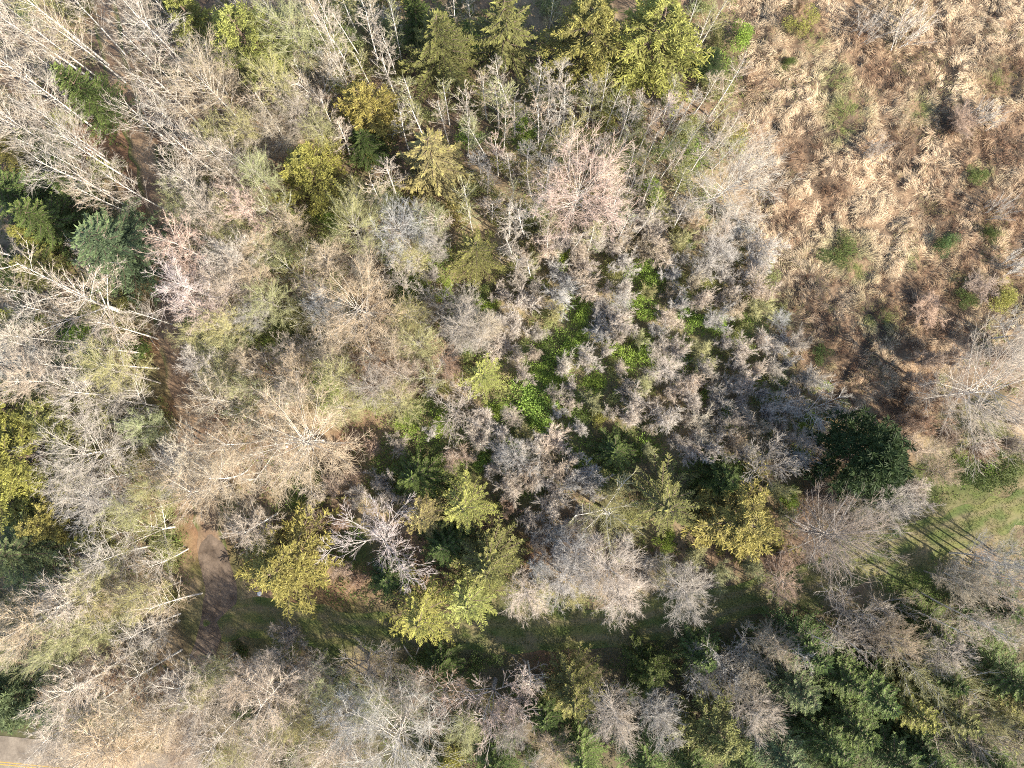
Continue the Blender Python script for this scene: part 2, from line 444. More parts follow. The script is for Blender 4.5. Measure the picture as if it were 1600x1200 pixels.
def gen_cedar(seed, h=14.0, R=4.2, nb=120):
    """broad cone with up-curved boughs of hanging sprays"""
    rng = np.random.default_rng(seed)
    trunk = trunk_mesh('trunk', np.array([[[0, 0, -.3], [0, 0, h * .5], [0, 0, h * .97]]]), .32, .04, M_BROWN)
    f = rng.uniform(.06, .99, nb) ** .9
    az = np.arange(nb) * 2.39996 + rng.normal(size=nb) * .3
    lob = 1 + .22 * np.sin(az * 3 + seed) + .12 * np.sin(az * 5 + 2 * seed)
    ln = R * (1 - f) ** .75 * lob * rng.uniform(.75, 1.1, nb) + .35
    el = -.25 + f * .9
    d = np.stack([np.cos(az) * np.cos(el), np.sin(az) * np.cos(el), np.sin(el)], 1)
    p = np.stack([0 * f, 0 * f, f * h], 1)
    B = bow(rng, p, d, ln, .12, .08)
    s = Tubes(); s.add(B, .05, .015, 3, 3, 0)
    boughs = s.mesh('boughs', (M_BROWN,))
    k = 58
    idx = np.repeat(np.arange(nb), k); t = rng.uniform(.15, 1.0, nb * k) ** .75
    c = bez(B[idx], t); tan = dbez(B[idx], t)
    perp = norm(np.cross(tan, np.array([0, 0, 1.0]))) * rng.choice([-1, 1], len(c))[:, None]
    d2 = norm(tan * .8 + perp * rng.uniform(.2, 1.1, len(c))[:, None] + rng.normal(size=c.shape) * .25)
    sl = (.3 + .22 * ln[idx]) * (1.1 - t * .75) * rng.uniform(.6, 1.2, len(c))
    c2 = c + rng.normal(size=c.shape) * .07
    Q1 = leaves(c2, d2, np.clip(sl, .16, .6), np.clip(sl * .24, .07, .12), rng, .6)
    e = c2 + d2 * np.clip(sl, .16, .6)[:, None] * rng.uniform(.4, .9, len(c))[:, None]
    d3 = norm(d2 * .5 + rng.normal(size=c.shape) * .6 + np.array([0, 0, -.45]))
    Q2 = leaves(e, d3, rng.uniform(.16, .34, len(c)), .085, rng, .3)
    tip = np.concatenate([smooth(.55, 1, t) * .7, smooth(.4, 1, t) * rng.uniform(.2, 1, len(t))])
    return {'trunk': [trunk], 'boughs': [boughs], 'crown': [leaf_mesh('crown', np.vstack([Q1, Q2]), tip, M_LEAF)]}


def gen_fir(seed, h=15.0, R=3.6, nb=85, droop=0.0, narrow=1.0, tw=0.09, spread=1.0):
    """whorls of plumed boughs with side twigs on both sides"""
    rng = np.random.default_rng(seed)
    trunk = trunk_mesh('trunk', np.array([[[0, 0, -.3], [0, 0, h * .5], [0, 0, h]]]), .26, .03, M_BROWN)
    f = np.linspace(.1, .985, nb) + rng.normal(size=nb) * .012
    az = np.arange(nb) * 2.39996 + rng.normal(size=nb) * .25
    ln = R * np.clip(1 - f, .02, 1) ** .8 * rng.uniform(.7, 1.15, nb) + .25
    el = -.12 + f * .85 - droop * .3
    d = np.stack([np.cos(az) * np.cos(el), np.sin(az) * np.cos(el), np.sin(el)], 1)
    p = np.stack([0 * f, 0 * f, f * h], 1)
    B = bow(rng, p, d, ln, .1 - droop * .2, .05)
    s = Tubes(); s.add(B, .045, .012, 3, 3, 0)
    boughs = s.mesh('boughs', (M_BROWN,))
    k = 22
    idx = np.repeat(np.arange(nb), k * 2); t = np.tile(np.repeat(np.linspace(.12, 1, k), 2), nb) + rng.normal(size=nb * k * 2) * .02
    t = np.clip(t, .05, 1)
    sgn = np.tile([1, -1], nb * k)
    c = bez(B[idx], t); tan = dbez(B[idx], t)
    perp = norm(np.cross(tan, np.array([0, 0, 1.0]))) * sgn[:, None]
    d2 = norm(tan * .75 + perp * spread + np.array([0, 0, -droop]) + rng.normal(size=c.shape) * .16)
    sl = np.clip(ln[idx] * .36 * (1.12 - t) * narrow + .12, .14, 1.2) * rng.uniform(.7, 1.2, len(c))
    Q1 = leaves(c, d2, sl, tw, rng, .75)
    m = c + d2 * sl[:, None] * rng.uniform(.3, .8, len(c))[:, None]
    d3 = norm(d2 + tan * .4 + rng.normal(size=c.shape) * .5)
    Q2 = leaves(m, d3, sl * .5, tw * .9, rng, .6)
    m2 = c + d2 * sl[:, None] * rng.uniform(.2, .7, len(c))[:, None]
    Q2b = leaves(m2, norm(d2 + tan * .3 + rng.normal(size=c.shape) * .6), sl * .42, tw * .8, rng, .5)
    Q3 = leaves(bez(B, np.full(nb, .88)), dbez(B, np.full(nb, 1.0)), .5, tw * 1.3, rng, .7)
    lead = leaves(np.repeat([[0, 0, h - .6]], 5, 0), norm(rng.normal(size=(5, 3)) * .3 + [0, 0, 1.0]), .8, .14, rng, .3)
    tip = np.concatenate([smooth(.5, 1, t) * .6, smooth(.35, 1, t) * rng.uniform(.2, 1, len(t)), smooth(.4, 1, t) * rng.uniform(0, .9, len(t)), np.ones(nb) * .9, np.ones(5)])
    return {'trunk': [trunk], 'boughs': [boughs], 'crown': [leaf_mesh('crown', np.vstack([Q1, Q2, Q2b, Q3, lead]), tip, M_LEAF)]}


def gen_pine(seed, h=15.0, R=4.4, nb=110):
    """rounded tufts of needles at the ends of stout boughs"""
    rng = np.random.default_rng(seed)
    trunk = trunk_mesh('trunk', np.array([[[0, 0, -.3], [.1, 0, h * .5], [0, .1, h * .96]]]), .28, .05, M_BROWN)
    f = np.linspace(.14, .98, nb)
    az = np.arange(nb) * 2.39996 + rng.normal(size=nb) * .3
    ln = R * np.clip(1.02 - f, 0, 1) ** .6 * rng.uniform(.75, 1.08, nb) + .3
    el = .05 + f * .7
    d = np.stack([np.cos(az) * np.cos(el), np.sin(az) * np.cos(el), np.sin(el)], 1)
    p = np.stack([0 * f, 0 * f, f * h], 1)
    B = bow(rng, p, d, ln, .12, .05)
    s = Tubes(); s.add(B, .06, .02, 3, 3, 0)
    boughs = s.mesh('boughs', (M_BROWN,))
    tt = np.repeat([[.58, .72, .84, .94, 1.0]], nb, 0).ravel(); ib = np.repeat(np.arange(nb), 5)
    ctr = bez(B[ib], tt) + rng.normal(size=(len(ib), 3)) * .25
    k = 36
    c = np.repeat(ctr, k, 0)
    d2 = norm(rng.normal(size=c.shape) + np.array([0, 0, .55]))
    Q = leaves(c + d2 * .08, d2, rng.uniform(.35, .65, len(c)), .11, rng, .2)
    tip = np.repeat(rng.uniform(0, .45, len(ib)), k)
    return {'trunk': [trunk], 'boughs': [boughs], 'crown': [leaf_mesh('crown', Q, tip, M_LEAF)]}


def gen_bush(seed, h=2.0, R=1.5, n=2600, leaf=.14):
    rng = np.random.default_rng(seed)
    ns = 9
    az = rng.uniform(0, 6.28, ns); lean = np.radians(rng.uniform(10, 45, ns))
    d = np.stack([np.cos(az) * np.sin(lean), np.sin(az) * np.sin(lean), np.cos(lean)], 1)
    L1 = bow(rng, np.zeros((ns, 3)) - [0, 0, .1], d, h * rng.uniform(.6, .95, ns), .05, .08)
    s = Tubes(); s.add(L1, .03, .01, 3, 3, 0)
    stems = s.mesh('stems', (M_BROWN,))
    lob = rng.normal(size=(9, 3)) * [R * .5, R * .5, h * .18] + [0, 0, h * .58]
    i = rng.integers(0, 9, n)
    v = norm(rng.normal(size=(n, 3))) * (rng.uniform(.35, 1, n) ** .6)[:, None]
    c = lob[i] + v * np.array([R * .48, R * .48, h * .33])
    c[:, 2] = np.maximum(c[:, 2], .08)
    d2 = norm(v + rng.normal(size=v.shape) * .7 + [0, 0, .1])
    Q = leaves(c, d2, rng.uniform(.6, 1.3, n) * leaf, leaf * .6, rng, .4)
    tip = np.clip((c[:, 2] / h - .3) * .9, 0, 1) * rng.uniform(.3, 1, n)
    return {'stems': [stems], 'foliage': [leaf_mesh('foliage', Q, tip, M_BUSH)]}


def gen_whips(seed, h=4.0, R=1.6, ns=26):
    """clump of thin pale whips with few side twigs"""
    rng = np.random.default_rng(seed)
    az = rng.uniform(0, 6.28, ns); lean = np.radians(rng.uniform(2, 22, ns))
    d = np.stack([np.cos(az) * np.sin(lean), np.sin(az) * np.sin(lean), np.cos(lean)], 1)
    p = rng.normal(size=(ns, 3)) * [R * .3, R * .3, 0] - [0, 0, .1]
    ln = h * rng.uniform(.6, 1, ns)
    L1 = bow(rng, p, d, ln, .02, .05)
    s = Tubes(); s.add(L1, .022, .008, 4, 3, 0)
    L2, l2, _, _ = kids(rng, L1, ln, 26, .25, 1, (15, 40), (.12, .32), .4, .3, .1)
    c = Tubes(); c.spikes(L2[:, 0], L2[:, 2], .012, 0)
    return {'stems': [s.mesh('stems', (M_PALE,), True)], 'twigs': [c.mesh('twigs', (M_TWIG,))]}


# kind: (object name, category, nominal height, nominal crown radius, where along the height the visible crown's middle is, prototypes, noun in labels)
KINDS = {
    'alder': ('bare_tree', 'tree', 17.0, 3.6, .68, [gen_bare(10 + i) for i in range(6)], 'bare tree'),
    'birch': ('bare_tree', 'tree', 17.0, 3.3, .68, [gen_bare(20 + i, 17, 3.3, 26, .72, .36, True, 1.12, .2) for i in range(5)], 'tall bare tree'),
    'grey': ('bare_tree', 'tree', 15.0, 3.8, .66, [gen_bare(30 + i, 15, 3.8, 40, 1.15, .25, False) for i in range(5)], 'bare bushy tree'),
    'broom': ('broom_tree', 'tree', 10.0, 4.6, .6, [gen_bare(66, 10, 4.6, 80, .75, .08, False, 1.1)], 'bare tree'),
    'plume': ('plume_tree', 'tree', 16.0, 6.0, .62, [gen_bare(60 + i, 16, 6.0, 50, 1.1, .22, True, 1.45, .34) for i in range(3)], 'plumed bare tree'),
    'pole': ('slender_tree', 'tree', 13.0, 1.7, .62, [gen_bare(50 + i, 13, 1.7, 22, .75, .35, True, .75) for i in range(5)], 'slender bare tree'),
    'spread': ('spreading_tree', 'tree', 14.0, 5.5, .6, [gen_spread(70 + i, nl=6 + i % 3) for i in range(4)], 'spreading bare tree'),
    'stout': ('spreading_tree', 'tree', 13.0, 5.0, .6, [gen_spread(80 + i, 13, 5.0, 7, False, 1.15, .7) for i in range(3)], 'spreading bare tree'),
    'sapling': ('bare_sapling', 'sapling', 5.5, 2.2, .55, [gen_sapling(100 + i) for i in range(6)], 'bare sapling'),
    'cedar': ('cedar_tree', 'tree', 14.0, 4.2, .42, [gen_cedar(120 + i) for i in range(4)], 'cedar'),
    'fir': ('fir_tree', 'tree', 15.0, 3.6, .42, [gen_fir(130 + i, nb=125, narrow=.7, tw=.085) for i in range(4)], 'fir'),
    'spruce': ('spruce_tree', 'tree', 15.0, 3.4, .42, [gen_fir(140 + i, 15, 3.4, 62, .55,   .8, .11, .8) for i in range(3)], 'spruce'),
    'hemlock': ('hemlock_tree', 'tree', 14.0, 4.0, .48, [gen_fir(150 + i, 14, 4.0, 60, .12, .7, .075, .9) for i in range(3)], 'hemlock'),
    'pine': ('pine_tree', 'tree', 15.0, 4.4, .45, [gen_pine(160 + i) for i in range(2)], 'pine'),
    'bush': ('green_shrub', 'shrub', 2.0, 1.5, .5, [gen_bush(170 + i) for i in range(4)], 'leafy shrub'),
    'whips': ('whip_clump', 'shrub', 4.0, 1.6, .5, [gen_whips(180 + i) for i in range(3)], 'clump of bare whips'),
}
TONES = {   # twig or foliage colour
    'grey': ((.39, .33, .262), 'grey'), 'white': ((.45, .385, .31), 'silvery white'), 'pink': ((.52, .40, .335), 'pink-tinted'), 'tan': ((.41, .335, .235), 'tan'),
    'mauve': ((.435, .38, .32), 'mauve-grey'), 'olive': ((.34, .325, .15), 'olive-tinted'), 'brown': ((.31, .215, .15), 'brown'),
    'gold': ((.26, .215, .07), 'golden'), 'yellow': ((.235, .23, .07), 'yellow-green'), 'green': ((.10, .135, .045), 'green'), 'dark': ((.03, .05, .02), 'dark green'),
    'blue': ((.115, .14, .07), 'blue-green'), 'moss': ((.165, .16, .06), 'olive-green'), 'straw': ((.26, .22, .1), 'straw-tipped'), 'bright': ((.23, .31, .065), 'bright green'), 'pale': ((.27, .28, .12), 'pale green'), 'deep': ((.06, .085, .027), 'deep green'),
}
EVERGREEN = {'cedar', 'fir', 'spruce', 'hemlock', 'pine'}

# ------------------------------------------------------------------ the trees read off the photograph
# kind, tone, crown middle x, y (picture pixels), crown radius (pixels), height (m), label, short phrase by which neighbours may name it
T = [
 ('fir', 'green', 150, 158, 46, 14, 'bright green conifer standing alone beside the top of the brown trail', 'trailside green conifer'),
 ('cedar', 'yellow', 310, 38, 40, 15, 'smaller of the two yellow-green cedars side by side near the top edge', None),
 ('cedar', 'yellow', 395, 78, 58, 16, 'larger of the two yellow-green cedars side by side near the top edge', 'paired yellow cedars'),
 ('plume', 'tan', 348, 158, 70, 13, 'large cream-pink bare tree with a white trunk below the paired yellow cedars', 'large cream-pink tree'),
 ('cedar', 'yellow', 494, 278, 58, 13, 'bright yellow cedar with round mottled crown standing among grey bare trees', 'bright mottled cedar'),
 ('cedar', 'gold', 572, 172, 46, 14, 'orange-tipped yellow cedar with darker green lower boughs', 'orange-tipped cedar'),
 ('fir', 'deep', 575, 232, 36, 9, 'shaded dark green conifer tucked below the orange-tipped cedar', None),
 ('spruce', 'straw', 678, 258, 60, 15, 'herringbone straw-green spruce with drooping boughs below the thin white stems', 'herringbone spruce'),
 ('spruce', 'moss', 792, 58, 60, 15, 'drooping olive spruce at the middle of the top edge', 'top edge spruce'),
 ('fir', 'moss', 690, 82, 66, 14, 'broad olive-green fir with a dark shaded side near the top edge', 'broad olive fir'),
 ('fir', 'deep', 655, 40, 34, 12, 'dark green fir crowded behind the broad olive fir', None),
 ('cedar', 'moss', 925, 62, 72, 15, 'mossy yellow cedar with bare grey twigs showing, nearer the drooping spruce', 'mossy yellow cedar'),
 ('cedar', 'yellow', 1020, 70, 74, 15, 'wide yellow-green cedar at the forest corner beside the dry field', 'field corner cedar'),
 ('fir', 'dark', 1107, 96, 27, 6, 'small very dark green conifer at the edge of the dry field', 'small dark conifer'),
 ('bush', 'bright', 1165, 52, 25, 3.5, 'round bright green bush at the top of the dry grass field', 'round field bush'),
 ('bush', 'yellow', 945, 190, 20, 3, 'small yellow shrub among thin white stems below the mossy yellow cedar', None),
 ('plume', 'pink', 898, 305, 74, 14, 'big pinkish white bare tree fanning open in the upper middle', 'big pinkish fan tree'),
 ('plume', 'white', 1128, 285, 72, 16, 'tall silvery bare tree leaning over the edge of the dry field', 'silvery field-edge tree'),
 ('fir', 'blue', 185, 388, 68, 15, 'large blue-green fir with layered boughs beside the trail', 'large blue-green fir'),
 ('fir', 'green', 82, 348, 50, 13, 'mid green fir with lime boughs on one side near the left edge', 'lime-sided fir'),
 ('cedar', 'yellow', 52, 372, 24, 8, 'lime yellow young cedar pressed against the mid green fir', None),
 ('fir', 'green', 22, 300, 46, 13, 'green fir at the left edge above the lime-sided fir', None),
 ('fir', 'moss', 15, 235, 36, 13, 'pale green fir at the left edge, uppermost of the firs there', None),
 ('fir', 'moss', 60, 420, 40, 8, 'dull olive low fir in shade below the lime-sided fir', None),
 ('alder', 'pink', 296, 396, 52, 16, 'salmon-tipped white-trunked tree beside the trail, uppermost of the salmon three', None),
 ('alder', 'pink', 304, 452, 48, 16, 'salmon-tipped white-trunked tree beside the trail, middle of the salmon three', 'salmon-tipped trees'),
 ('alder', 'pink', 322, 486, 40, 14, 'salmon-tipped white-trunked tree beside the trail, lowest of the salmon three', None),
 ('spread', 'white', 132, 470, 84, 14, 'wide cream bare tree with long crooked limbs on the left of the trail', 'wide cream tree'),
 ('cedar', 'yellow', 8, 508, 28, 12, 'yellow cedar cut by the left edge above the cedar cluster', None),
 ('grey', 'white', 372, 405, 42, 13, None, None),
 ('grey', 'white', 370, 455, 40, 13, None, None),
 ('plume', 'olive', 552, 372, 48, 12, 'olive-cream bare tree with a straight pale trunk below the bright mottled cedar', 'olive-cream tree'),
 ('bush', 'yellow', 494, 380, 25, 4, 'soft yellow-green bush beside the olive-cream bare tree', None),
 ('grey', 'mauve', 630, 365, 48, 12, 'dense grey-mauve bare tree with a fine twig head near the herringbone spruce', 'dense grey-mauve tree'),
 ('stout', 'white', 616, 432, 42, 11, None, None),
 ('plume', 'tan', 572, 482, 66, 11, 'wide cream-tan bare tree with limbs raying out like a star in the middle left', 'star-limbed tree'),
 ('spread', 'grey', 505, 522, 48, 10, None, None),
 ('spread', 'white', 572, 552, 44, 10, None, None),
 ('sapling', 'mauve', 676, 430, 18, 5, None, None),
 ('bush', 'gold', 705, 335, 22, 5, 'vivid yellow leafy shrub below the herringbone spruce', 'vivid yellow shrub'),
 ('hemlock', 'moss', 742, 400, 48, 12, 'olive hemlock with ragged yellow boughs left of the thin stems', 'ragged olive hemlock'),
 ('bush', 'bright', 765, 480, 18, 3, 'lone lime bush below the ragged olive hemlock', 'lone lime bush'),
 ('hemlock', 'yellow', 752, 590, 40, 9, 'spiky yellow young conifer near the middle of the clearing', 'spiky yellow conifer'),
 ('grey', 'brown', 690, 560, 34, 7, None, None),
 ('stout', 'grey', 690, 480, 40, 9, None, None),
 ('spread', 'olive', 462, 430, 44, 11, None, None), ('spread', 'olive', 425, 330, 40, 12, None, None), ('grey', 'pink', 405, 345, 40, 12, None, None), ('grey', 'olive', 430, 470, 42, 11, None, None),
 ('grey', 'olive', 362, 545, 34, 9, None, None), ('grey', 'olive', 335, 548, 26, 8, None, None), ('spread', 'white', 420, 585, 44, 11, None, None), ('grey', 'grey', 322, 335, 40, 14, None, None), ('alder', 'white', 345, 265, 42, 15, None, None),
 ('spread', 'tan', 485, 130, 56, 13, 'tan-topped bushy bare tree beside the paired yellow cedars', 'tan-topped bushy tree'),
 ('grey', 'grey', 475, 175, 44, 11, None, None), ('grey', 'olive', 470, 65, 46, 14, None, None), ('grey', 'tan', 425, 215, 42, 11, None, None), ('grey', 'olive', 500, 215, 30, 10, None, None),
 ('birch', 'white', 240, 45, 50, 17, None, None), ('birch', 'white', 262, 150, 48, 16, None, None), ('birch', 'white', 300, 235, 48, 15, None, None), ('birch', 'grey', 225, 185, 44, 15, None, None),
 ('birch', 'white', 60, 55, 40, 17, None, None), ('birch', 'olive', 90, 30, 42, 17, None, None), ('birch', 'white', 30, 120, 46, 17, None, None), ('birch', 'white', 75, 150, 40, 17, None, None), ('birch', 'tan', 130, 70, 36, 15, None, None),
 ('birch', 'white', 15, 190, 44, 17, None, None), ('birch', 'grey', 105, 262, 52, 15, None, None), ('birch', 'white', 50, 205, 40, 16, None, None), ('birch', 'white', 20, 40, 40, 17, None, None), ('grey', 'grey', 220, 20, 40, 15, None, None),
 ('alder', 'white', 25, 540, 40, 16, None, None), ('alder', 'grey', 70, 590, 48, 16, None, None), ('alder', 'white', 30, 570, 40, 16, None, None),
 # left middle
 ('cedar', 'yellow', 22, 640, 52, 14, 'topmost cedar of the yellow-green cluster on the left edge', None),
 ('cedar', 'moss', 110, 645, 56, 13, 'olive-yellow cedar reaching out of the left edge cluster above the silver crown', None),
 ('cedar', 'yellow', 48, 712, 66, 15, 'largest and fullest yellow-green cedar in the left edge cluster', 'left edge cedars'),
 ('cedar', 'yellow', 20, 782, 50, 13, 'lowest yellow-green cedar of the left edge cluster, partly in shade', None),
 ('plume', 'white', 160, 702, 72, 12, 'dense rounded silver bare crown beside the left edge cedars', 'rounded silver crown'),
 ('grey', 'white', 168, 786, 50, 11, None, None),
 ('cedar', 'gold', 85, 818, 40, 11, 'golden young cedar between the left edge cedars and the blue-green pine', None),
 ('fir', 'blue', 48, 862, 62, 13, 'soft blue-green broad fir on the left edge below the golden young cedar', 'soft blue-green fir'),
 ('cedar', 'yellow', 158, 838, 34, 8, 'low yellow-green cedar among bare limbs right of the soft blue-green fir', None),
 ('spread', 'olive', 232, 835, 48, 12, None, None), ('alder', 'white', 185, 870, 46, 13, None, None),
 ('alder', 'white', 150, 615, 54, 14, None, None), ('spread', 'white', 205, 632, 42, 12, None, None),
 ('alder', 'tan', 312, 705, 52, 13, None, None), ('alder', 'tan', 345, 740, 56, 13, None, None), ('alder', 'tan', 318, 765, 56, 13, None, None), ('alder', 'tan', 370, 690, 50, 13, None, None),
 ('alder', 'grey', 285, 735, 46, 12, None, None), ('alder', 'tan', 350, 630, 50, 12, None, None), ('grey', 'tan', 260, 720, 36, 9, None, None),
 ('plume', 'tan', 482, 690, 92, 12, 'huge tan bare tree with long white limbs in the left centre', 'huge tan tree'),
 ('spread', 'tan', 420, 700, 60, 12, None, None), ('spread', 'olive', 425, 628, 52, 11, None, None),
 ('alder', 'grey', 398, 815, 40, 13, 'silver-grey leaning tree over the shaded edge of the trail by the golden cedar', None),
 ('sapling', 'grey', 592, 755, 30, 7, 'blue-grey spindly tree standing in deep shade behind the hemlocks', None),
 ('cedar', 'gold', 452, 878, 68, 13, 'golden spiky cedar beside the gravel drive junction', 'junction golden cedar'),
 ('stout', 'pink', 590, 845, 76, 11, 'pinkish grey bare tree with tangled crooked limbs beside the golden spiky cedar', 'tangled pinkish tree'),
 ('hemlock', 'straw', 662, 800, 46, 12, 'straw-coloured hemlock with starry boughs, left of the brighter hemlock', 'straw hemlock'),
 ('hemlock', 'yellow', 728, 790, 54, 12, 'bright yellow-green hemlock with starry boughs next to the straw one', 'bright hemlock'),
 ('fir', 'moss', 762, 872, 56, 13, 'grey-green ragged fir with a dark shaded flank below the bright hemlock', 'ragged grey-green fir'),
 ('hemlock', 'yellow', 658, 958, 58, 13, 'yellow starry hemlock overhanging the grassy track, the one nearer the gravel drive', 'track-side hemlocks'),
 ('hemlock', 'yellow', 732, 932, 54, 12, 'yellow starry hemlock overhanging the grassy track, the one farther from the drive', None),
 ('sapling', 'grey', 640, 790, 24, 8, None, None), ('fir', 'deep', 610, 900, 36, 8, 'shaded deep green conifer under the tangled pinkish tree', None),
 ('fir', 'deep', 655, 745, 46, 8, 'deep green shaded conifer behind the straw hemlock', None), ('fir', 'deep', 700, 850, 44, 8, 'deep green conifer wedged between the hemlocks and the ragged fir', None),
 # middle
 ('stout', 'mauve', 712, 640, 46, 9, None, None), ('bush', 'bright', 832, 628, 36, 2.6, 'largest bright green bush in the middle of the clearing', 'largest green bush'),
 ('bush', 'bright', 988, 555, 26, 2.4, 'bright green bush surrounded by mauve saplings, upper right of the largest bush', 'upper clearing bush'), ('bush', 'bright', 895, 530, 24, 2, None, None),
 ('bush', 'yellow', 936, 652, 18, 3.5, 'little yellow shrub among mauve saplings above the shaded small conifer', 'little yellow clearing shrub'),
 ('fir', 'deep', 962, 705, 34, 6, 'small deep green conifer in shade amid the mauve saplings', 'shaded small conifer'),
 ('hemlock', 'moss', 1040, 780, 66, 13, 'grey-olive spiny conifer with boughs raying out, beside the orange-gold cedar', 'spiny olive conifer'),
 ('cedar', 'gold', 1152, 812, 68, 12, 'orange-gold cedar with a broad crown between the spiny conifer and fan tree', 'orange-gold cedar'),
 ('cedar', 'deep', 1130, 750, 36, 8, 'shaded green cedar right behind the orange-gold cedar', None),
 ('stout', 'white', 1198, 728, 44, 10, 'white forked bare tree standing above the orange-gold cedar', 'white forked tree'),
 ('broom', 'brown', 1285, 840, 78, 10, 'brown bare tree with twigs swept down like a broom beside the track', 'broom-like brown tree'),
 ('pine', 'dark', 1345, 716, 64, 15, 'big dark green pine with tufted boughs at the foot of the field', 'big dark pine'),
 ('grey', 'grey', 1382, 785, 46, 9, None, None), ('spread', 'grey', 1275, 638, 46, 8, None, None), ('sapling', 'mauve', 1440, 765, 32, 6, None, None),
 ('bush', 'bright', 1236, 782, 16, 2, 'small lime bush between the white forked tree and the broom-like tree', None), ('bush', 'bright', 1265, 665, 20, 2, 'lime bush at the foot of the grey tree beside the dry field', 'field-foot lime bush'),
 ('bush', 'bright', 1038, 846, 17, 2.5, 'fresh lime bush under the spiny olive conifer', 'fresh lime bush'),
 ('plume', 'grey', 1530, 615, 92, 13, 'huge pale bare tree spreading over the right edge below the field', 'huge pale right tree'),
 ('alder', 'white', 1545, 882, 44, 12, 'silvery bare tree leaning out of the shade beside the track end', None),
 ('spread', 'olive', 950, 800, 50, 10, None, None), ('grey', 'mauve', 945, 885, 50, 9, None, None), ('grey', 'mauve', 880, 905, 42, 8, None, None), ('grey', 'mauve', 970, 925, 40, 8, None, None), ('grey', 'grey', 1068, 912, 46, 8, None, None), ('grey', 'mauve', 818, 922, 38, 8, None, None),
 ('grey', 'mauve', 905, 865, 36, 8, None, None), ('sapling', 'grey', 862, 790, 32, 6, None, None), ('sapling', 'grey', 870, 835, 30, 6, None, None), ('sapling', 'grey', 1010, 880, 30, 6, None, None), ('grey', 'brown', 1215, 900, 36, 6, None, None),
 # bottom left
 ('alder', 'white', 125, 935, 60, 16, None, None), ('alder', 'tan', 70, 960, 52, 16, None, None), ('alder', 'white', 150, 1050, 62, 16, None, None), ('alder', 'grey', 235, 985, 46, 12, None, None), ('alder', 'tan', 60, 1000, 44, 15, None, None),
 ('pine', 'blue', 38, 1082, 52, 13, 'blue-green tufted pine at the left edge above the paved road', 'blue-green tufted pine'),
 ('alder', 'tan', 170, 1150, 60, 15, None, None), ('alder', 'white', 110, 1125, 50, 15, None, None), ('alder', 'tan', 210, 1090, 44, 14, None, None), ('alder', 'white', 330, 1095, 44, 13, None, None), ('alder', 'grey', 350, 1150, 46, 14, None, None),
 ('grey', 'tan', 205, 920, 40, 11, None, None), ('alder', 'tan', 130, 1175, 46, 15, None, None), ('alder', 'tan', 210, 1180, 46, 15, None, None),
 # bottom middle
 ('alder', 'grey', 300, 1075, 44, 14, None, None), ('alder', 'tan', 275, 1130, 46, 14, None, None), ('alder', 'grey', 292, 1105, 40, 13, None, None), ('grey', 'olive', 345, 1040, 30, 9, None, None),
 ('sapling', 'grey', 450, 1000, 34, 7, 'grey spindly tree on the near edge of the track below the golden cedar', None),
 ('alder', 'grey', 425, 1085, 56, 15, None, None), ('grey', 'white', 385, 1060, 36, 12, None, None), ('stout', 'grey', 562, 1045, 46, 10, None, None), ('stout', 'grey', 600, 1045, 36, 10, None, None),
 ('grey', 'mauve', 545, 1110, 50, 11, None, None), ('grey', 'olive', 470, 1130, 36, 11, None, None), ('plume', 'white', 620, 1150, 84, 15, 'big white bare tree fanning out at the middle of the bottom edge', 'big bottom white tree'),
 ('stout', 'brown', 690, 1090, 48, 11, None, None), ('stout', 'pink', 772, 1090, 64, 11, 'pinkish bare tree with thick antler-like limbs below the track', 'antler-limbed tree'),
 ('bush', 'yellow', 712, 1182, 26, 5, 'yellow-green bushy shrub at the bottom edge beside the big white tree', None), ('fir', 'green', 775, 1188, 36, 9, None, None), ('alder', 'grey', 430, 1170, 46, 14, None, None), ('alder', 'grey', 520, 1170, 44, 14, None, None),
 # bottom right
 ('fir', 'moss', 895, 1072, 50, 12, 'grey-olive fir with lichen-pale twigs, first conifer below the track', 'lichen-pale fir'),
 ('cedar', 'deep', 1010, 1045, 40, 9, 'round deep green cedar below the grassy track', 'round deep cedar'),
 ('grey', 'white', 962, 1108, 46, 11, None, None), ('grey', 'white', 1022, 1110, 38, 11, None, None), ('stout', 'white', 1135, 1040, 48, 10, None, None), ('grey', 'grey', 1165, 1105, 40, 11, None, None), ('stout', 'grey', 1090, 1050, 34, 10, None, None),
 ('cedar', 'moss', 1110, 1128, 58, 13, 'moss-yellow cedar draped with grey twigs near the bottom edge', 'moss-draped cedar'),
 ('stout', 'pink', 812, 1105, 34, 10, None, None), ('grey', 'tan', 860, 1168, 34, 9, None, None), ('fir', 'green', 905, 1165, 44, 10, None, None), ('fir', 'green', 1010, 1182, 40, 11, None, None), ('fir', 'green', 1075, 1185, 40, 11, None, None),
 ('stout', 'grey', 1335, 968, 60, 10, 'grey bare tree with an open branching fan standing above the dark firs', 'open grey fan tree'),
 ('fir', 'green', 1252, 1000, 44, 14, None, None), ('fir', 'green', 1300, 1045, 46, 14, None, None), ('fir', 'green', 1355, 1075, 46, 14, None, None), ('fir', 'blue', 1235, 1065, 44, 14, None, None), ('fir', 'green', 1320, 1115, 46, 14, None, None),
 ('fir', 'green', 1275, 1150, 46, 14, None, None), ('fir', 'blue', 1220, 1170, 48, 14, None, None), ('fir', 'yellow', 1412, 1100, 42, 13, 'yellow-tipped fir, brightest of the firs in the lower right corner', 'yellow-tipped fir'), ('fir', 'green', 1385, 1170, 46, 14, None, None),
 ('spread', 'olive', 1425, 1025, 50, 11, None, None), ('grey', 'grey', 1475, 1010, 40, 10, None, None), ('spread', 'olive', 1500, 1075, 54, 12, None, None), ('fir', 'green', 1555, 1048, 48, 14, None, None), ('fir', 'moss', 1585, 1085, 44, 14, None, None), ('stout', 'tan', 1490, 1150, 60, 12, None, None),
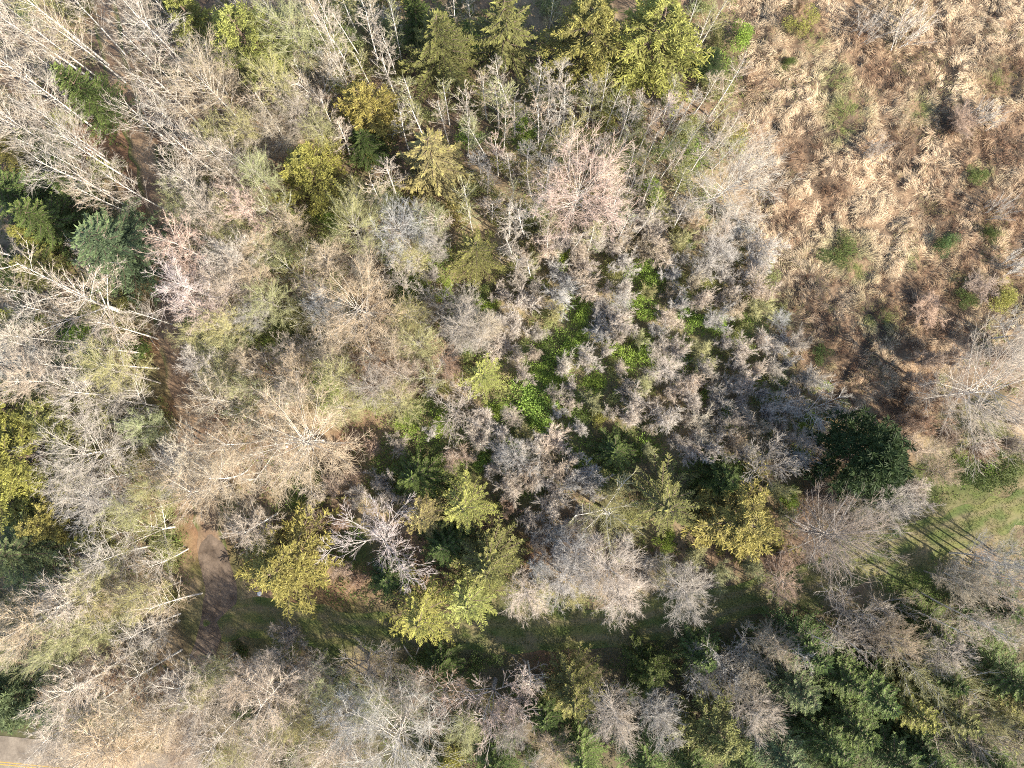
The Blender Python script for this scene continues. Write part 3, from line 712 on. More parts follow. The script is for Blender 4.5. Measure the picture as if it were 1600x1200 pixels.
 ('fir', 'green', 1450, 980, 40, 9, None, None), ('fir', 'deep', 1555, 945, 44, 8, None, None), ('stout', 'tan', 1565, 960, 46, 10, None, None), ('fir', 'green', 1300, 1185, 44, 14, None, None), ('stout', 'tan', 1560, 1160, 50, 12, None, None), ('fir', 'green', 1445, 1185, 40, 13, None, None),
 ('grey', 'tan', 1210, 1010, 34, 10, None, None), ('bush', 'deep', 1500, 745, 26, 2.5, None, None), ('bush', 'deep', 1570, 740, 30, 2.5, None, None),
 # field
 ('bush', 'green', 868, 545, 24, 1.5, None, None),
 ('bush', 'bright', 905, 498, 22, 1.9, None, None),
 ('bush', 'pale', 958, 428, 20, 2.2, None, None),
 ('bush', 'bright', 1012, 432, 24, 2.5, None, None),
 ('bush', 'bright', 852, 580, 22, 1.5, None, None),
 ('bush', 'pale', 792, 606, 20, 1.9, None, None),
 ('bush', 'bright', 642, 652, 20, 2.2, None, None),
 ('bush', 'green', 664, 632, 20, 2.5, None, None),
 ('bush', 'pale', 500, 606, 24, 1.5, None, None),
 ('bush', 'bright', 112, 530, 24, 1.9, None, None),
 ('bush', 'bright', 132, 556, 20, 2.2, None, None),
 ('bush', 'pale', 432, 522, 20, 2.5, None, None),
 ('bush', 'bright', 386, 520, 18, 1.5, None, None),
 ('bush', 'bright', 1086, 500, 20, 1.9, None, None),
 ('bush', 'green', 216, 552, 16, 2.2, None, None),
 ('bush', 'bright', 1000, 480, 20, 2.5, None, None),
 ('bush', 'bright', 930, 600, 18, 1.5, None, None),
 ('bush', 'pale', 1150, 520, 18, 1.9, None, None),
 ('bush', 'bright', 690, 660, 18, 2.2, None, None),
 ('bush', 'bright', 820, 205, 20, 2.5, None, None),
 ('bush', 'pale', 640, 440, 20, 1.5, None, None),
 ('pole', 'grey', 1640, 930, 22, 17, None, None),
 ('pole', 'grey', 1612, 968, 22, 16, None, None),
 ('pole', 'grey', 1560, 915, 22, 17, None, None),
 ('pole', 'grey', 1655, 895, 22, 18, None, None),
 ('fir', 'moss', 1480, 1112, 40, 12, None, None), ('fir', 'green', 1530, 1182, 42, 12, None, None), ('fir', 'moss', 1592, 1140, 40, 12, None, None), ('fir', 'deep', 1420, 1150, 38, 10, None, None), ('fir', 'deep', 690, 1040, 34, 6, None, None), ('fir', 'deep', 850, 1110, 36, 9, None, None),
 ('pole', 'grey', 1550, 920, 22, 16, None, None),
 ('pole', 'tan', 1578, 906, 22, 17, None, None),
 ('pole', 'grey', 1620, 898, 22, 16, None, None),
 ('pole', 'white', 1642, 920, 22, 17, None, None),
 ('pole', 'grey', 1505, 953, 22, 15, None, None),
 ('pole', 'tan', 1470, 973, 22, 15, None, None),
 ('pole', 'grey', 1320, 995, 22, 14, None, None),
 ('pole', 'tan', 1270, 1000, 22, 14, None, None),
 ('pole', 'grey', 1230, 1013, 22, 13, None, None),
 ('pole', 'grey', 1530, 968, 22, 16, None, None),
 ('pole', 'grey', 1640, 958, 22, 17, None, None),
 ('whips', 'white', 1420, 38, 46, 6, 'pale leaning clump of whips at the top edge of the field', 'top field whips'), ('whips', 'white', 1360, 40, 30, 5, 'thin pale whips beside the larger clump at the top of the field', None),
 ('whips', 'grey', 1368, 232, 34, 4, 'grey whip clump in the middle of the dry field', 'mid-field whips'), ('whips', 'grey', 1548, 178, 34, 4, 'grey whip clump in the field nearest the right edge', None), ('whips', 'white', 1560, 325, 26, 4, None, None),
 ('whips', 'white', 1590, 415, 30, 5, None, None), ('bush', 'green', 1472, 383, 18, 2, 'single dark green round bush in the right half of the field', 'round green field bush'), ('bush', 'deep', 1545, 365, 12, 1.5, None, None),
 ('bush', 'green', 1312, 396, 22, 1.2, 'low olive-green patch bush in the middle of the straw grass', None), ('bush', 'green', 1522, 275, 16, 1.4, None, None), ('bush', 'yellow', 1572, 463, 24, 2.0, None, None), ('bush', 'green', 1510, 470, 16, 1.5, None, None),
 ('bush', 'yellow', 1252, 42, 20, 2.5, None, None), ('bush', 'green', 1285, 553, 14, 1.4, None, None), ('bush', 'green', 1228, 98, 10, 1.2, None, None), ('sapling', 'brown', 1500, 190, 34, 2.4, None, None), ('sapling', 'brown', 1450, 480, 36, 2.2, None, None), ('sapling', 'brown', 1530, 450, 30, 2.2, None, None),
 ('spread', 'white', 1598, 520, 40, 10, None, None),
]

PAL = [  # pixel polygons that the rest of the wood fills: polygon, spacing (px), [(kind, tone, weight)], radius range px, height range
 ([(0, 0), (160, 0), (235, 300), (245, 560), (0, 600)], 36, [('birch', 'white', 4), ('birch', 'tan', 2), ('birch', 'grey', 3), ('birch', 'olive', 1)], (26, 40), (13, 17)),
 ([(195, 0), (520, 0), (490, 350), (300, 340), (230, 170)], 35, [('birch', 'white', 3), ('birch', 'grey', 3), ('grey', 'olive', 2), ('birch', 'tan', 2)], (26, 40), (12, 16)),
 ([(480, 0), (1120, 0), (1150, 200), (1130, 340), (1010, 350), (800, 430), (600, 330), (500, 280)], 28, [('pole', 'grey', 3), ('pole', 'white', 4), ('pole', 'olive', 6), ('pole', 'tan', 2), ('pole', 'pink', 1)], (16, 27), (9, 14)),
 ([(290, 320), (640, 300), (780, 430), (770, 600), (560, 650), (330, 640), (300, 560)], 36, [('grey', 'olive', 5), ('grey', 'grey', 3), ('grey', 'tan', 2), ('spread', 'olive', 1), ('grey', 'mauve', 1)], (24, 38), (8, 12)),
 ([(790, 400), (1000, 330), (1180, 330), (1210, 480), (1270, 590), (1330, 660), (1250, 740), (1080, 720), (680, 780), (660, 620), (720, 500)], 27, [('sapling', 'mauve', 5), ('sapling', 'grey', 3), ('sapling', 'tan', 1), ('sapling', 'olive', 1), ('grey', 'mauve', .4)], (15, 33), (3.4, 6.8)),
 ([(0, 590), (270, 590), (300, 880), (260, 1130), (0, 1120)], 40, [('birch', 'tan', 3), ('alder', 'tan', 1), ('birch', 'white', 2), ('grey', 'olive', 3)], (26, 42), (10, 15)),
 ([(330, 1010), (830, 1045), (850, 1210), (300, 1210)], 40, [('grey', 'grey', 3), ('birch', 'grey', 2), ('grey', 'mauve', 2), ('grey', 'olive', 2), ('pole', 'grey', 1)], (24, 38), (8, 13)),
 ([(850, 1060), (1280, 985), (1600, 860), (1600, 1210), (850, 1210)], 38, [('fir', 'green', 1.5), ('fir', 'moss', 1.2), ('fir', 'deep', 1), ('stout', 'tan', 2), ('grey', 'olive', 3), ('grey', 'tan', 3), ('grey', 'grey', 1)], (26, 40), (8, 13)),
 ([(760, 740), (1100, 760), (1250, 760), (1420, 740), (1420, 800), (1290, 870), (1120, 900), (900, 940), (780, 940)], 31, [('sapling', 'mauve', 3), ('sapling', 'grey', 3), ('sapling', 'olive', 2), ('sapling', 'brown', 1)], (20, 30), (4, 7)),
 ([(460, 700), (660, 680), (760, 740), (640, 900), (520, 930)], 34, [('sapling', 'grey', 2), ('sapling', 'brown', 2)], (18, 26), (3, 5)),
 ([(1420, 560), (1600, 520), (1600, 720), (1440, 740), (1400, 700)], 34, [('sapling', 'grey', 2), ('sapling', 'brown', 2), ('grey', 'tan', 1)], (20, 30), (4, 8)),
]
PAL += [
 (PAL[2][0], 44, [('bush', 'pale', 5), ('bush', 'moss', 3), ('bush', 'yellow', 1), ('bush', 'bright', 1)], (14, 26), (2.0, 3.6)),
 (PAL[3][0], 58, [('bush', 'pale', 4), ('bush', 'moss', 2), ('bush', 'bright', 1)], (14, 24), (1.8, 3.0)),
 (PAL[4][0], 60, [('bush', 'bright', 3), ('bush', 'pale', 3), ('bush', 'green', 1)], (14, 22), (1.2, 2.2)),
 ([(0, 200), (130, 200), (130, 440), (0, 460)], 50, [('fir', 'green', 2), ('fir', 'moss', 1)], (26, 34), (8, 12)),
 (PAL[0][0], 70, [('bush', 'moss', 3), ('bush', 'green', 2), ('bush', 'pale', 2)], (14, 24), (1.5, 2.8)),
 (PAL[1][0], 70, [('bush', 'moss', 3), ('bush', 'deep', 2), ('bush', 'pale', 2)], (14, 24), (1.5, 2.8)),
 (PAL[5][0], 70, [('bush', 'pale', 2), ('bush', 'yellow', 1), ('bush', 'moss', 2)], (16, 24), (2, 3)),
 (PAL[6][0], 60, [('bush', 'deep', 3), ('bush', 'green', 2), ('bush', 'moss', 1)], (14, 22), (2, 3)),
]

placed = []      # dicts
TRAIL_PX = to_px(TRAIL[:, 0], TRAIL[:, 1])
TRACK_PX = to_px(TRACK[:, 0], TRACK[:, 1])
rngT = random.Random(4)


def free(x, y, kind):
    m = 0.9 if kind in ('sapling', 'whips', 'bush') else 1.3
    return (dist_to(np.array([x]), np.array([y]), TRACK)[0] > 2.2 + m and dist_to(np.array([x]), np.array([y]), DRIVE)[0] > 1.4 + m * .6
            and dist_to(np.array([x]), np.array([y]), TRAIL)[0] > 0.9 + m * .5 and dist_to(np.array([x]), np.array([y]), ROAD)[0] > 4.0)


def plan(kind, tone, cx, cy, r, h, label=None, phrase=None, hand=True):
    nm, cat, hn, Rn, cf, protos, noun = KINDS[kind]
    z = h * cf
    x, y = at(cx, cy, z)
    x, y = float(x), float(y)
    Rm = r * (H - z) / F * (1.28 if kind in EVERGREEN else 1.0)
    if not hand and not free(x, y, kind):
        return False
    placed.append(dict(kind=kind, tone=tone, cx=cx, cy=cy, r=r, h=h, label=label, phrase=phrase, x=x, y=y, R=Rm, hand=hand))
    return True


for row in T:
    plan(*row)
n_hand = len(placed)
for poly, sp, mix, (ra, rb), (ha, hb) in PAL:
    xs = [p[0] for p in poly]; ys = [p[1] for p in poly]
    own = []
    tries = int((max(xs) - min(xs)) * (max(ys) - min(ys)) / (sp * sp) * 14)
    for _ in range(tries):
        px = rngT.uniform(min(xs), max(xs)); py = rngT.uniform(min(ys), max(ys))
        if not inpoly(np.array([px]), np.array([py]), poly)[0]:
            continue
        kind, tone = rngT.choices([(a, b) for a, b, _ in mix], [c for _, _, c in mix])[0]
        r = rngT.uniform(ra, rb)
        ok = all((px - a) ** 2 + (py - b) ** 2 > (sp * .95) ** 2 for a, b in own)
        if ok:
            for q in placed[:n_hand]:
                k = .95 if q['kind'] in EVERGREEN else (.8 if q['kind'] == 'bush' else (.62 if q['phrase'] else .5))
                if q['kind'] == 'bush' and q['r'] < 18:
                    k = .9
                if (px - q['cx']) ** 2 + (py - q['cy']) ** 2 < (k * q['r'] + r * (.6 if q['kind'] in EVERGREEN else .38)) ** 2:
                    ok = False; break
        if ok and np.min(np.hypot(TRAIL_PX[0] - px, TRAIL_PX[1] - py)) < 22 + r * .42:
            ok = False
        if ok and kind not in ('bush', 'sapling') and px < 1600 and np.min(np.hypot(TRACK_PX[0] - px, TRACK_PX[1] - py)) < 24 + r * .55:
            ok = False
        if ok and kind == 'sapling':
            g = blobs(np.array([px]), np.array([py]), [b for b in GREEN if b[2] >= 26])[0]
            if g > .55 and rngT.random() < .75:
                ok = False
        if ok and plan(kind, tone, px, py, r, rngT.uniform(ha, hb), hand=False):
            own.append((px, py))
# a few of the wood's trees just outside the picture, whose shade reaches in
# ------------------------------------------------------------------ labels: by look, then by the neighbour they stand beside
def base_label(p):
    tone = TONES[p['tone']][1]; noun = KINDS[p['kind']][6]
    if p['kind'] == 'alder':
        noun = 'tall bare tree'
    return tone + ' ' + noun


LM = [p for p in placed if p['phrase']] + [dict(cx=x, cy=y, phrase=s) for x, y, s in
      [(205, 573, 'sawn pale log'), (345, 940, 'gravel drive mouth'), (40, 1185, 'paved road'), (520, 775, 'mossy fallen log')]]
groups = {}
for p in placed:
    if p['label']:
        continue
    l1 = min((q for q in LM if q is not p), key=lambda q: (q['cx'] - p['cx']) ** 2 + (q['cy'] - p['cy']) ** 2)
    dx, dy = p['cx'] - l1['cx'], p['cy'] - l1['cy']
    rel = ('right of' if dx > 0 else 'left of') if abs(dx) > abs(dy) else ('below' if dy > 0 else 'above')
    p['dl'] = math.hypot(dx, dy)
    groups.setdefault((base_label(p), rel, l1['phrase']), []).append(p)
ORD = ['nearest', 'second nearest', 'third nearest', 'fourth nearest', 'fifth nearest', 'sixth nearest', 'seventh nearest', 'eighth nearest', 'ninth nearest', 'tenth nearest', 'eleventh nearest', 'twelfth nearest', 'thirteenth nearest', 'fourteenth nearest', 'fifteenth nearest', 'sixteenth nearest', 'seventeenth nearest', 'eighteenth nearest']
for (bl, rel, ph), L in groups.items():
    L.sort(key=lambda p: p['dl'])
    for i, p in enumerate(L):
        if len(L) == 1:
            p['label'] = '%s just %s the %s' % (bl, rel, ph)
        else:
            p['label'] = '%s %s %s the %s' % (ORD[min(i, 17)], bl, rel, ph)
GROUP = {'birch': 'tall white-stemmed bare trees of the wood', 'broom': 'large plumed bare trees', 'plume': 'large plumed bare trees', 'alder': 'tall bare trees of the wood', 'grey': 'bushy bare trees of the wood', 'pole': 'slender bare trees in the open stand', 'spread': 'spreading bare trees', 'stout': 'spreading bare trees', 'sapling': 'bare saplings of the thicket',
         'cedar': 'cedars', 'fir': 'firs', 'spruce': 'spruces', 'hemlock': 'hemlocks', 'pine': 'pines', 'bush': 'leafy shrubs', 'whips': 'whip clumps in the field'}


# ------------------------------------------------------------------ the ground
PATHS = np.vstack([TRACK, DRIVE, TRAIL, ROAD])


def path_fade(x, y):
    d = np.minimum(np.minimum(dist_to(x, y, TRACK) - 2.6, dist_to(x, y, DRIVE) - 2.3), np.minimum(dist_to(x, y, TRAIL) - 1.5, dist_to(x, y, ROAD) - 4.2))
    return smooth(0, 2.0, d)


def relief(x, y):
    return (fbm(x, y, 9.0, 3) - .5) * .9 + (noise(x, y, 1.7, 5) - .5) * .28


def gz(x, y):
    px, py = to_px(x, y)
    w = inpoly(px, py, FIELD) * smooth(1130, 1230, px)
    mounds = (noise(x, y, 1.5, 81) ** 1.3 * .75 + noise(x, y, .8, 82) * .2) * w
    return (relief(x, y) + mounds) * path_fade(x, y)


ax = np.concatenate([[-1500, -600, -250, -150, -110], np.arange(-92, 92.1, .45), [110, 150, 250, 600, 1500]])
ay = np.concatenate([[-1500, -600, -250, -140, -95], np.arange(-66, 78.1, .45), [95, 140, 250, 600, 1500]])
GX, GY = np.meshgrid(ax, ay)
gx, gy = GX.ravel(), GY.ravel()
inner = (np.abs(gx) < 100) & (np.abs(gy) < 85)
gzv = np.where(inner, gz(gx, gy), 0)
gpx, gpy = to_px(gx, gy)
fieldm = inpoly(gpx, gpy, FIELD)
nA, nB, nC = fbm(gx, gy, 6, 21), fbm(gx, gy, 3.2, 22), fbm(gx, gy, 14, 23)
litter = np.array([.20, .135, .085]); soil = np.array([.11, .075, .05]); dead = np.array([.27, .20, .12]); moss = np.array([.075, .095, .025]); rust = np.array([.2, .105, .06])
col = litter[None] * np.ones((len(gx), 1))
col = col + (dead - col) * smooth(.45, .62, nA)[:, None]
col = col + (soil - col) * (smooth(.5, .64, nB) * .8)[:, None]
gm = np.clip(blobs(gpx, gpy, GREEN) * 1.3, 0, 1) + smooth(.5, .66, nC) * .6
col = col + (moss - col) * np.clip(gm * (.35 + nB), 0, .9)[:, None]
cen = blobs(gpx, gpy, [(1050, 500, 200), (900, 560, 170), (820, 420, 140), (1180, 600, 120)])
col = col + (np.array([.24, .2, .11]) - col) * (cen * .55)[:, None]
south_shade = smooth(985, 1040, gpy + .12 * (gpx - 800))
col = col + (np.array([.075, .065, .035]) - col) * (south_shade * .75)[:, None]  # darker soil tone that paints in the deep shade between the lower trees
col = col + (rust - col) * (blobs(gpx, gpy, BARE) * .75)[:, None]
fcol = np.array([.21, .14, .085])[None] + (np.array([.075, .053, .035]) - np.array([.21, .14, .085]))[None] * smooth(.4, .6, nB)[:, None]
col = np.where(fieldm[:, None], fcol, col)
nx, ny = len(ax), len(ay)
ii = (np.arange(ny - 1)[:, None] * nx + np.arange(nx - 1)[None]).ravel()
gq = np.stack([ii, ii + 1, ii + nx + 1, ii + nx], 1)
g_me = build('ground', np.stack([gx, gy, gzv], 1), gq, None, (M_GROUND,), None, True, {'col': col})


def link(name, me, parent=None, **kw):
    o = D.objects.new(name, me); COL.objects.link(o)
    if parent:
        o.parent = parent
    for k, v in kw.items():
        o[k] = v
    return o


link('ground', g_me, kind='structure', label='forest floor of brown leaf litter, soil and moss under the trees', category='ground')


def strip(name, line, half, z, colf, mat_, label, seed, n=13):
    t = np.gradient(line, axis=0); t = t / np.linalg.norm(t, axis=1, keepdims=True)
    nrm = np.stack([-t[:, 1], t[:, 0]], 1)
    s = np.linspace(-1, 1, n)
    edge = half * (1 + .22 * (noise(np.arange(len(line)) * 1.0, np.zeros(len(line)), 3.0, seed) - .5) * 2) if seed else np.full(len(line), half)
    along = np.minimum(np.arange(len(line)), np.arange(len(line))[::-1]) * .6
    edge = edge * (.35 + .65 * np.sqrt(np.clip(along / 3.0, 0, 1)))
    P = line[:, None] + nrm[:, None] * (s[None, :, None] * edge[:, None, None])
    x, y = P[..., 0].ravel(), P[..., 1].ravel()
    sv = np.tile(s, len(line))
    zz = np.full(len(x), z) + (1 - np.abs(sv)) * .03
    c = colf(x, y, sv)
    i = (np.arange(len(line) - 1)[:, None] * n + np.arange(n - 1)[None]).ravel()
    q = np.stack([i, i + 1, i + n + 1, i + n], 1)
    me = build(name, np.stack([x, y, zz], 1), q[:, ::-1], None, (mat_,), None, True, {'col': c})
    return link(name, me, kind='structure', label=label, category='path')


def mixc(a, b, t):
    return np.array(a)[None] + (np.array(b) - np.array(a))[None] * np.clip(t, 0, 1)[:, None]


def track_col(x, y, s):
    c = mixc((.15, .15, .05), (.085, .11, .03), smooth(.4, .6, fbm(x, y, 1.8, 41)))
    c = c + (np.array([.2, .15, .085]) - c) * (smooth(.54, .66, fbm(x, y, 2.3, 47)) * .55)[:, None]
    rut = np.exp(-((np.abs(s) - .45) / .16) ** 2) * (.4 + .5 * noise(x, y, 4, 42))
    return c + (np.array([.2, .155, .09]) - c) * rut[:, None]


def trail_col(x, y, s):
    c = mixc((.29, .2, .125), (.18, .12, .078), smooth(.4, .6, fbm(x, y, 2.5, 43)))
    return c + (np.array([.085, .1, .03]) - c) * (smooth(.5, 1.0, np.abs(s)) * smooth(.4, .6, fbm(x, y, 4, 44)))[:, None]


strip('grass_track', TRACK, 2.5, .016, track_col, M_PATH, 'grassy track with faint ruts running past the hemlocks to the right edge', 5)
strip('trail', TRAIL, 1.9, .012, trail_col, M_PATH, 'narrow leaf-strewn trail winding up the left side of the wood', 8)
strip('gravel_drive', DRIVE, 2.0, .022, lambda x, y, s: mixc((.085, .062, .045), (.185, .14, .105), fbm(x, y, .9, 45) * 1.8 - .4), M_PATH, 'grey gravel drive from the paved road to the trail and track', 11)
strip('road', ROAD, 3.6, .03, lambda x, y, s: mixc((.15, .12, .09), (.25, .205, .155), fbm(x, y, 1.2, 46) * 1.9 - .45), M_PATH, 'worn paved road crossing the bottom left corner', 0, 9)
m_line, n_, l_ = mat('road_paint'); o_ = N(n_, 'OutputMaterial'); b_ = N(n_, 'BsdfPrincipled'); l_.new(b_.outputs[0], o_.inputs[0]); tn = N(n_, 'TexNoise'); tn.inputs['Scale'].default_value = 3
cr_ = N(n_, 'ValToRGB'); l_.new(tn.outputs['Fac'], cr_.inputs[0]); cr_.color_ramp.elements[0].color = (.3, .19, .07, 1); cr_.color_ramp.elements[1].color = (.62, .36, .04, 1); l_.new(cr_.outputs[0], b_.inputs['Base Color'])
tt = np.gradient(ROAD, axis=0); tt /= np.linalg.norm(tt, axis=1, keepdims=True); nn = np.stack([-tt[:, 1], tt[:, 0]], 1)
for off in (-.16, .16):
    a = ROAD + nn * (off - .06); b = ROAD + nn * (off + .06)
    n0 = len(ROAD)
    V = np.vstack([np.c_[a, np.full(n0, .066)], np.c_[b, np.full(n0, .066)]])
    i = np.arange(n0 - 1)
    link('road_marking', build('road_marking', V, np.stack([i, i + 1, i + n0 + 1, i + n0], 1), None, (m_line,)), kind='structure', label='yellow centre line painted on the paved road', category='marking', group='yellow road lines')

# ------------------------------------------------------------------ put up the trees
rngP = random.Random(11)
counter = {}
for p in placed:
    nm, cat, hn, Rn, cf, protos, noun = KINDS[p['kind']]
    i = counter.get(p['kind'], rngP.randrange(9)); counter[p['kind']] = i + 1
    proto = protos[i % len(protos)]
    root = D.objects.new(nm, None); COL.objects.link(root)
    root.empty_display_size = .5
    root['label'] = p['label']; root['category'] = cat; root['group'] = GROUP[p['kind']]
    z0 = float(gz(np.array([p['x']]), np.array([p['y']]))[0])
    root.location = (p['x'], p['y'], z0)
    a = .05 if p['kind'] in EVERGREEN else .09
    root.rotation_euler = (rngP.gauss(0, a * .5), rngP.gauss(0, a * .5), rngP.uniform(0, 6.283))
    k = p['R'] / Rn
    root.scale = (k, k * rngP.uniform(.92, 1.08), p['h'] / hn)
    base = TONES[p['tone']][0]
    v = rngP.uniform(.86, 1.16); hs = rngP.gauss(0, .04)
    c = (base[0] * v * (1 + hs), base[1] * v, base[2] * v * (1 - hs), 1)
    for part, meshes in proto.items():
        for me in meshes:
            o = D.objects.new(part, me); COL.objects.link(o); o.parent = root; o.color = c


# ------------------------------------------------------------------ undergrowth and field (nobody could count these)
def scatter(rng, n, x0=-92, x1=92, y0=-62, y1=74):
    return rng.uniform(x0, x1, n), rng.uniform(y0, y1, n)


def blades(rng, x, y, z, d, ln, wd, lift, colr, bend=.5):
    """bent grass blades or leaves: quad plus a tip, following direction d on the ground"""
    n = len(x); p = np.stack([x, y, z], 1)
    dz = np.stack([d[:, 0], d[:, 1], lift], 1); dz = norm(dz)
    side = norm(np.stack([-d[:, 1], d[:, 0], rng.normal(size=n) * .4], 1)) * (wd * .5)[:, None]
    m = p + dz * (ln * .55)[:, None]
    e = p + dz * ln[:, None]; e[:, 2] -= bend * ln * np.abs(lift) * .9
    e[:, 2] = np.maximum(e[:, 2], z + .03)
    V = np.stack([p - side * .7, p + side * .7, m + side, m - side, e], 1)
    b = np.arange(n) * 5
    return V.reshape(-1, 3), np.stack([b, b + 1, b + 2, b + 3], 1), np.stack([b + 3, b + 2, b + 4], 1), np.repeat(colr, 5, 0)


rng = np.random.default_rng(77)
# dry grass in the field: tussocks whose blades all lie over one way
x, y = scatter(rng, 60000, 26, 92, -12, 74)
px, py = to_px(x, y)
kp = inpoly(px + rng.normal(size=len(x)) * 9, py + rng.normal(size=len(x)) * 9, FIELD)
x, y, px, py = x[kp], y[kp], px[kp], py[kp]
br = np.clip(blobs(px, py, F_BROWN) + (fbm(x, y, 5, 51) - .5) * 1.2, 0, 1)
gr = blobs(px, py, F_GREEN)
keep = (rng.random(len(x)) < .21 * (1.2 - .8 * br)) & (noise(x, y, 1.5, 81) + noise(x, y, 4.2, 83) * .5 + rng.normal(size=len(x)) * .1 > .56)
x, y, br, gr = x[keep], y[keep], br[keep], gr[keep]
nt_ = len(x)
ang = noise(x, y, 4.5, 53) * 9 + noise(x, y, 11, 54) * 5 + rng.normal(size=nt_) * .35
K = 28
X = np.repeat(x, K); Y = np.repeat(y, K); A = np.repeat(ang, K) + rng.normal(size=nt_ * K) * .3
sz = np.repeat(rng.uniform(.6, 1.25, nt_), K)
X = X + rng.normal(size=len(X)) * .22 * sz; Y = Y + rng.normal(size=len(X)) * .22 * sz
tint = np.repeat(rng.uniform(.8, 1.12, nt_) * (.72 + .56 * noise(x, y, 3.1, 84)), K)[:, None]
straw = np.array([.74, .585, .395]); rusty = np.array([.40, .265, .16])
cc = (straw[None] + (rusty - straw)[None] * np.clip(np.repeat(br, K) * .8 + rng.normal(size=len(X)) * .12, 0, 1)[:, None]) * tint
gg = np.repeat(gr, K)[:, None]
cc = cc + (np.array([.17, .2, .05]) - cc) * np.clip(gg * 1.1, 0, .9)
V, Q, Tt, C_ = blades(rng, X, Y, gz(X, Y) - .02, np.stack([np.cos(A), np.sin(A)], 1), rng.uniform(.5, 1.25, len(X)) * sz, rng.uniform(.022, .045, len(X)), rng.uniform(.1, .9, len(X)), cc, .8)
x, y = scatter(rng, 100000, 26, 92, -12, 74)
px, py = to_px(x, y)
kp = inpoly(px + rng.normal(size=len(x)) * 12, py + rng.normal(size=len(x)) * 12, FIELD)
x, y, px, py = x[kp], y[kp], px[kp], py[kp]
br = np.clip(blobs(px, py, F_BROWN) + (fbm(x, y, 5, 51) - .5) * 1.4, 0, 1); gr = np.clip(blobs(px, py, F_GREEN) + smooth(.55, .66, fbm(x, y, 4, 85)) * .7, 0, 1)
A = noise(x, y, 4.5, 53) * 9 + noise(x, y, 11, 54) * 5 + rng.normal(size=len(x)) * .7
c2 = (mixc((.56, .43, .28), (.31, .195, .12), br * 1.2 + rng.normal(size=len(x)) * .15)) * (.6 + .7 * noise(x, y, 2.2, 86))[:, None] * rng.uniform(.8, 1.2, (len(x), 1))
c2 = c2 + (np.array([.17, .19, .06]) - c2) * (gr * .8)[:, None]
V2, Q2, T2, C2 = blades(rng, x, y, gz(x, y), np.stack([np.cos(A), np.sin(A)], 1), rng.uniform(.3, .8, len(x)), rng.uniform(.03, .055, len(x)), rng.uniform(.1, .8, len(x)), c2, .8)
n0 = len(V)
V = np.vstack([V, V2]); Q = np.vstack([Q, Q2 + n0]); Tt = np.vstack([Tt, T2 + n0]); C_ = np.vstack([C_, C2])
link('dry_grass', build('dry_grass', V, Q, Tt, (M_STRAW,), None, False, {'col': C_}), kind='stuff', label='matted straw-coloured dry grass in swirling tussocks covering the open field', category='grass')

# brown brush in the field and on the forest floor
def brush(name, x, y, K, hgt, colr, label, spread=.5, rad=.013):
    n = len(x)
    X = np.repeat(x, K) + rng.normal(size=n * K) * .12; Y = np.repeat(y, K) + rng.normal(size=n * K) * .12
    p = np.stack([X, Y, gz(X, Y) - .02], 1)
    d = norm(rng.normal(size=(n * K, 3)) * [spread, spread, .25] + [0, 0, .75])
    ln = np.repeat(hgt, K) * rng.uniform(.5, 1.1, n * K)
    e = p + d * ln[:, None]
    m = p + (e - p) * rng.uniform(.4, .7, n * K)[:, None]
    e2 = m + norm(d + rng.normal(size=d.shape) * .55) * (ln * .5)[:, None]
    P = np.vstack([p, m]); E = np.vstack([e, e2])
    t = Tubes(); t.spikes(P, E, rad)
    c = np.repeat(np.tile(np.repeat(colr, K, 0), (2, 1)), 4, 0)
    link(name, build(name, np.vstack(t.V), None, np.vstack(t.T), (M_STRAW,), None, False, {'col': c}), kind='stuff', label=label, category='brush')


x, y = scatter(rng, 40000, 26, 92, -14, 74)
px, py = to_px(x, y); f = inpoly(px, py, FIELD)
br = np.clip(blobs(px, py, F_BROWN) + (fbm(x, y, 5, 51) - .5) * 1.2, 0, 1)
k = f & (rng.random(len(x)) < .035 + .2 * br)
x, y = x[k], y[k]
c = mixc((.30, .18, .11), (.17, .11, .08), rng.random(len(x))) * rng.uniform(.7, 1.3, (len(x), 1))
brush('brown_brush', x, y, 14, rng.uniform(.5, 1.1, len(x)), c, 'low rust-brown bracken and bramble brush between the grass tussocks', .75, .018)

x, y = scatter(rng, 11500)
px, py = to_px(x, y)
f = ~inpoly(px, py, FIELD) & ((path_fade(x, y) > .12) | (dist_to(x, y, DRIVE) < 2.4) | (dist_to(x, y, TRAIL) < 1.9)) & (rng.random(len(x)) < .25 + path_fade(x, y))
gm = blobs(px, py, GREEN)
k = f & (rng.random(len(x)) < (.55 - .4 * gm) * (1 - .6 * smooth(985, 1040, py + .12 * (px - 800))))
x, y = x[k], y[k]
c = mixc((.36, .28, .19), (.24, .17, .11), fbm(x, y, 6, 61) * 1.6 - .3 + rng.normal(size=len(x)) * .2)
brush('dead_undergrowth', x, y, 8, rng.uniform(.4, 1.5, len(x)), c, 'tangle of dead brown stalks and fallen twigs on the forest floor', .8, .017)

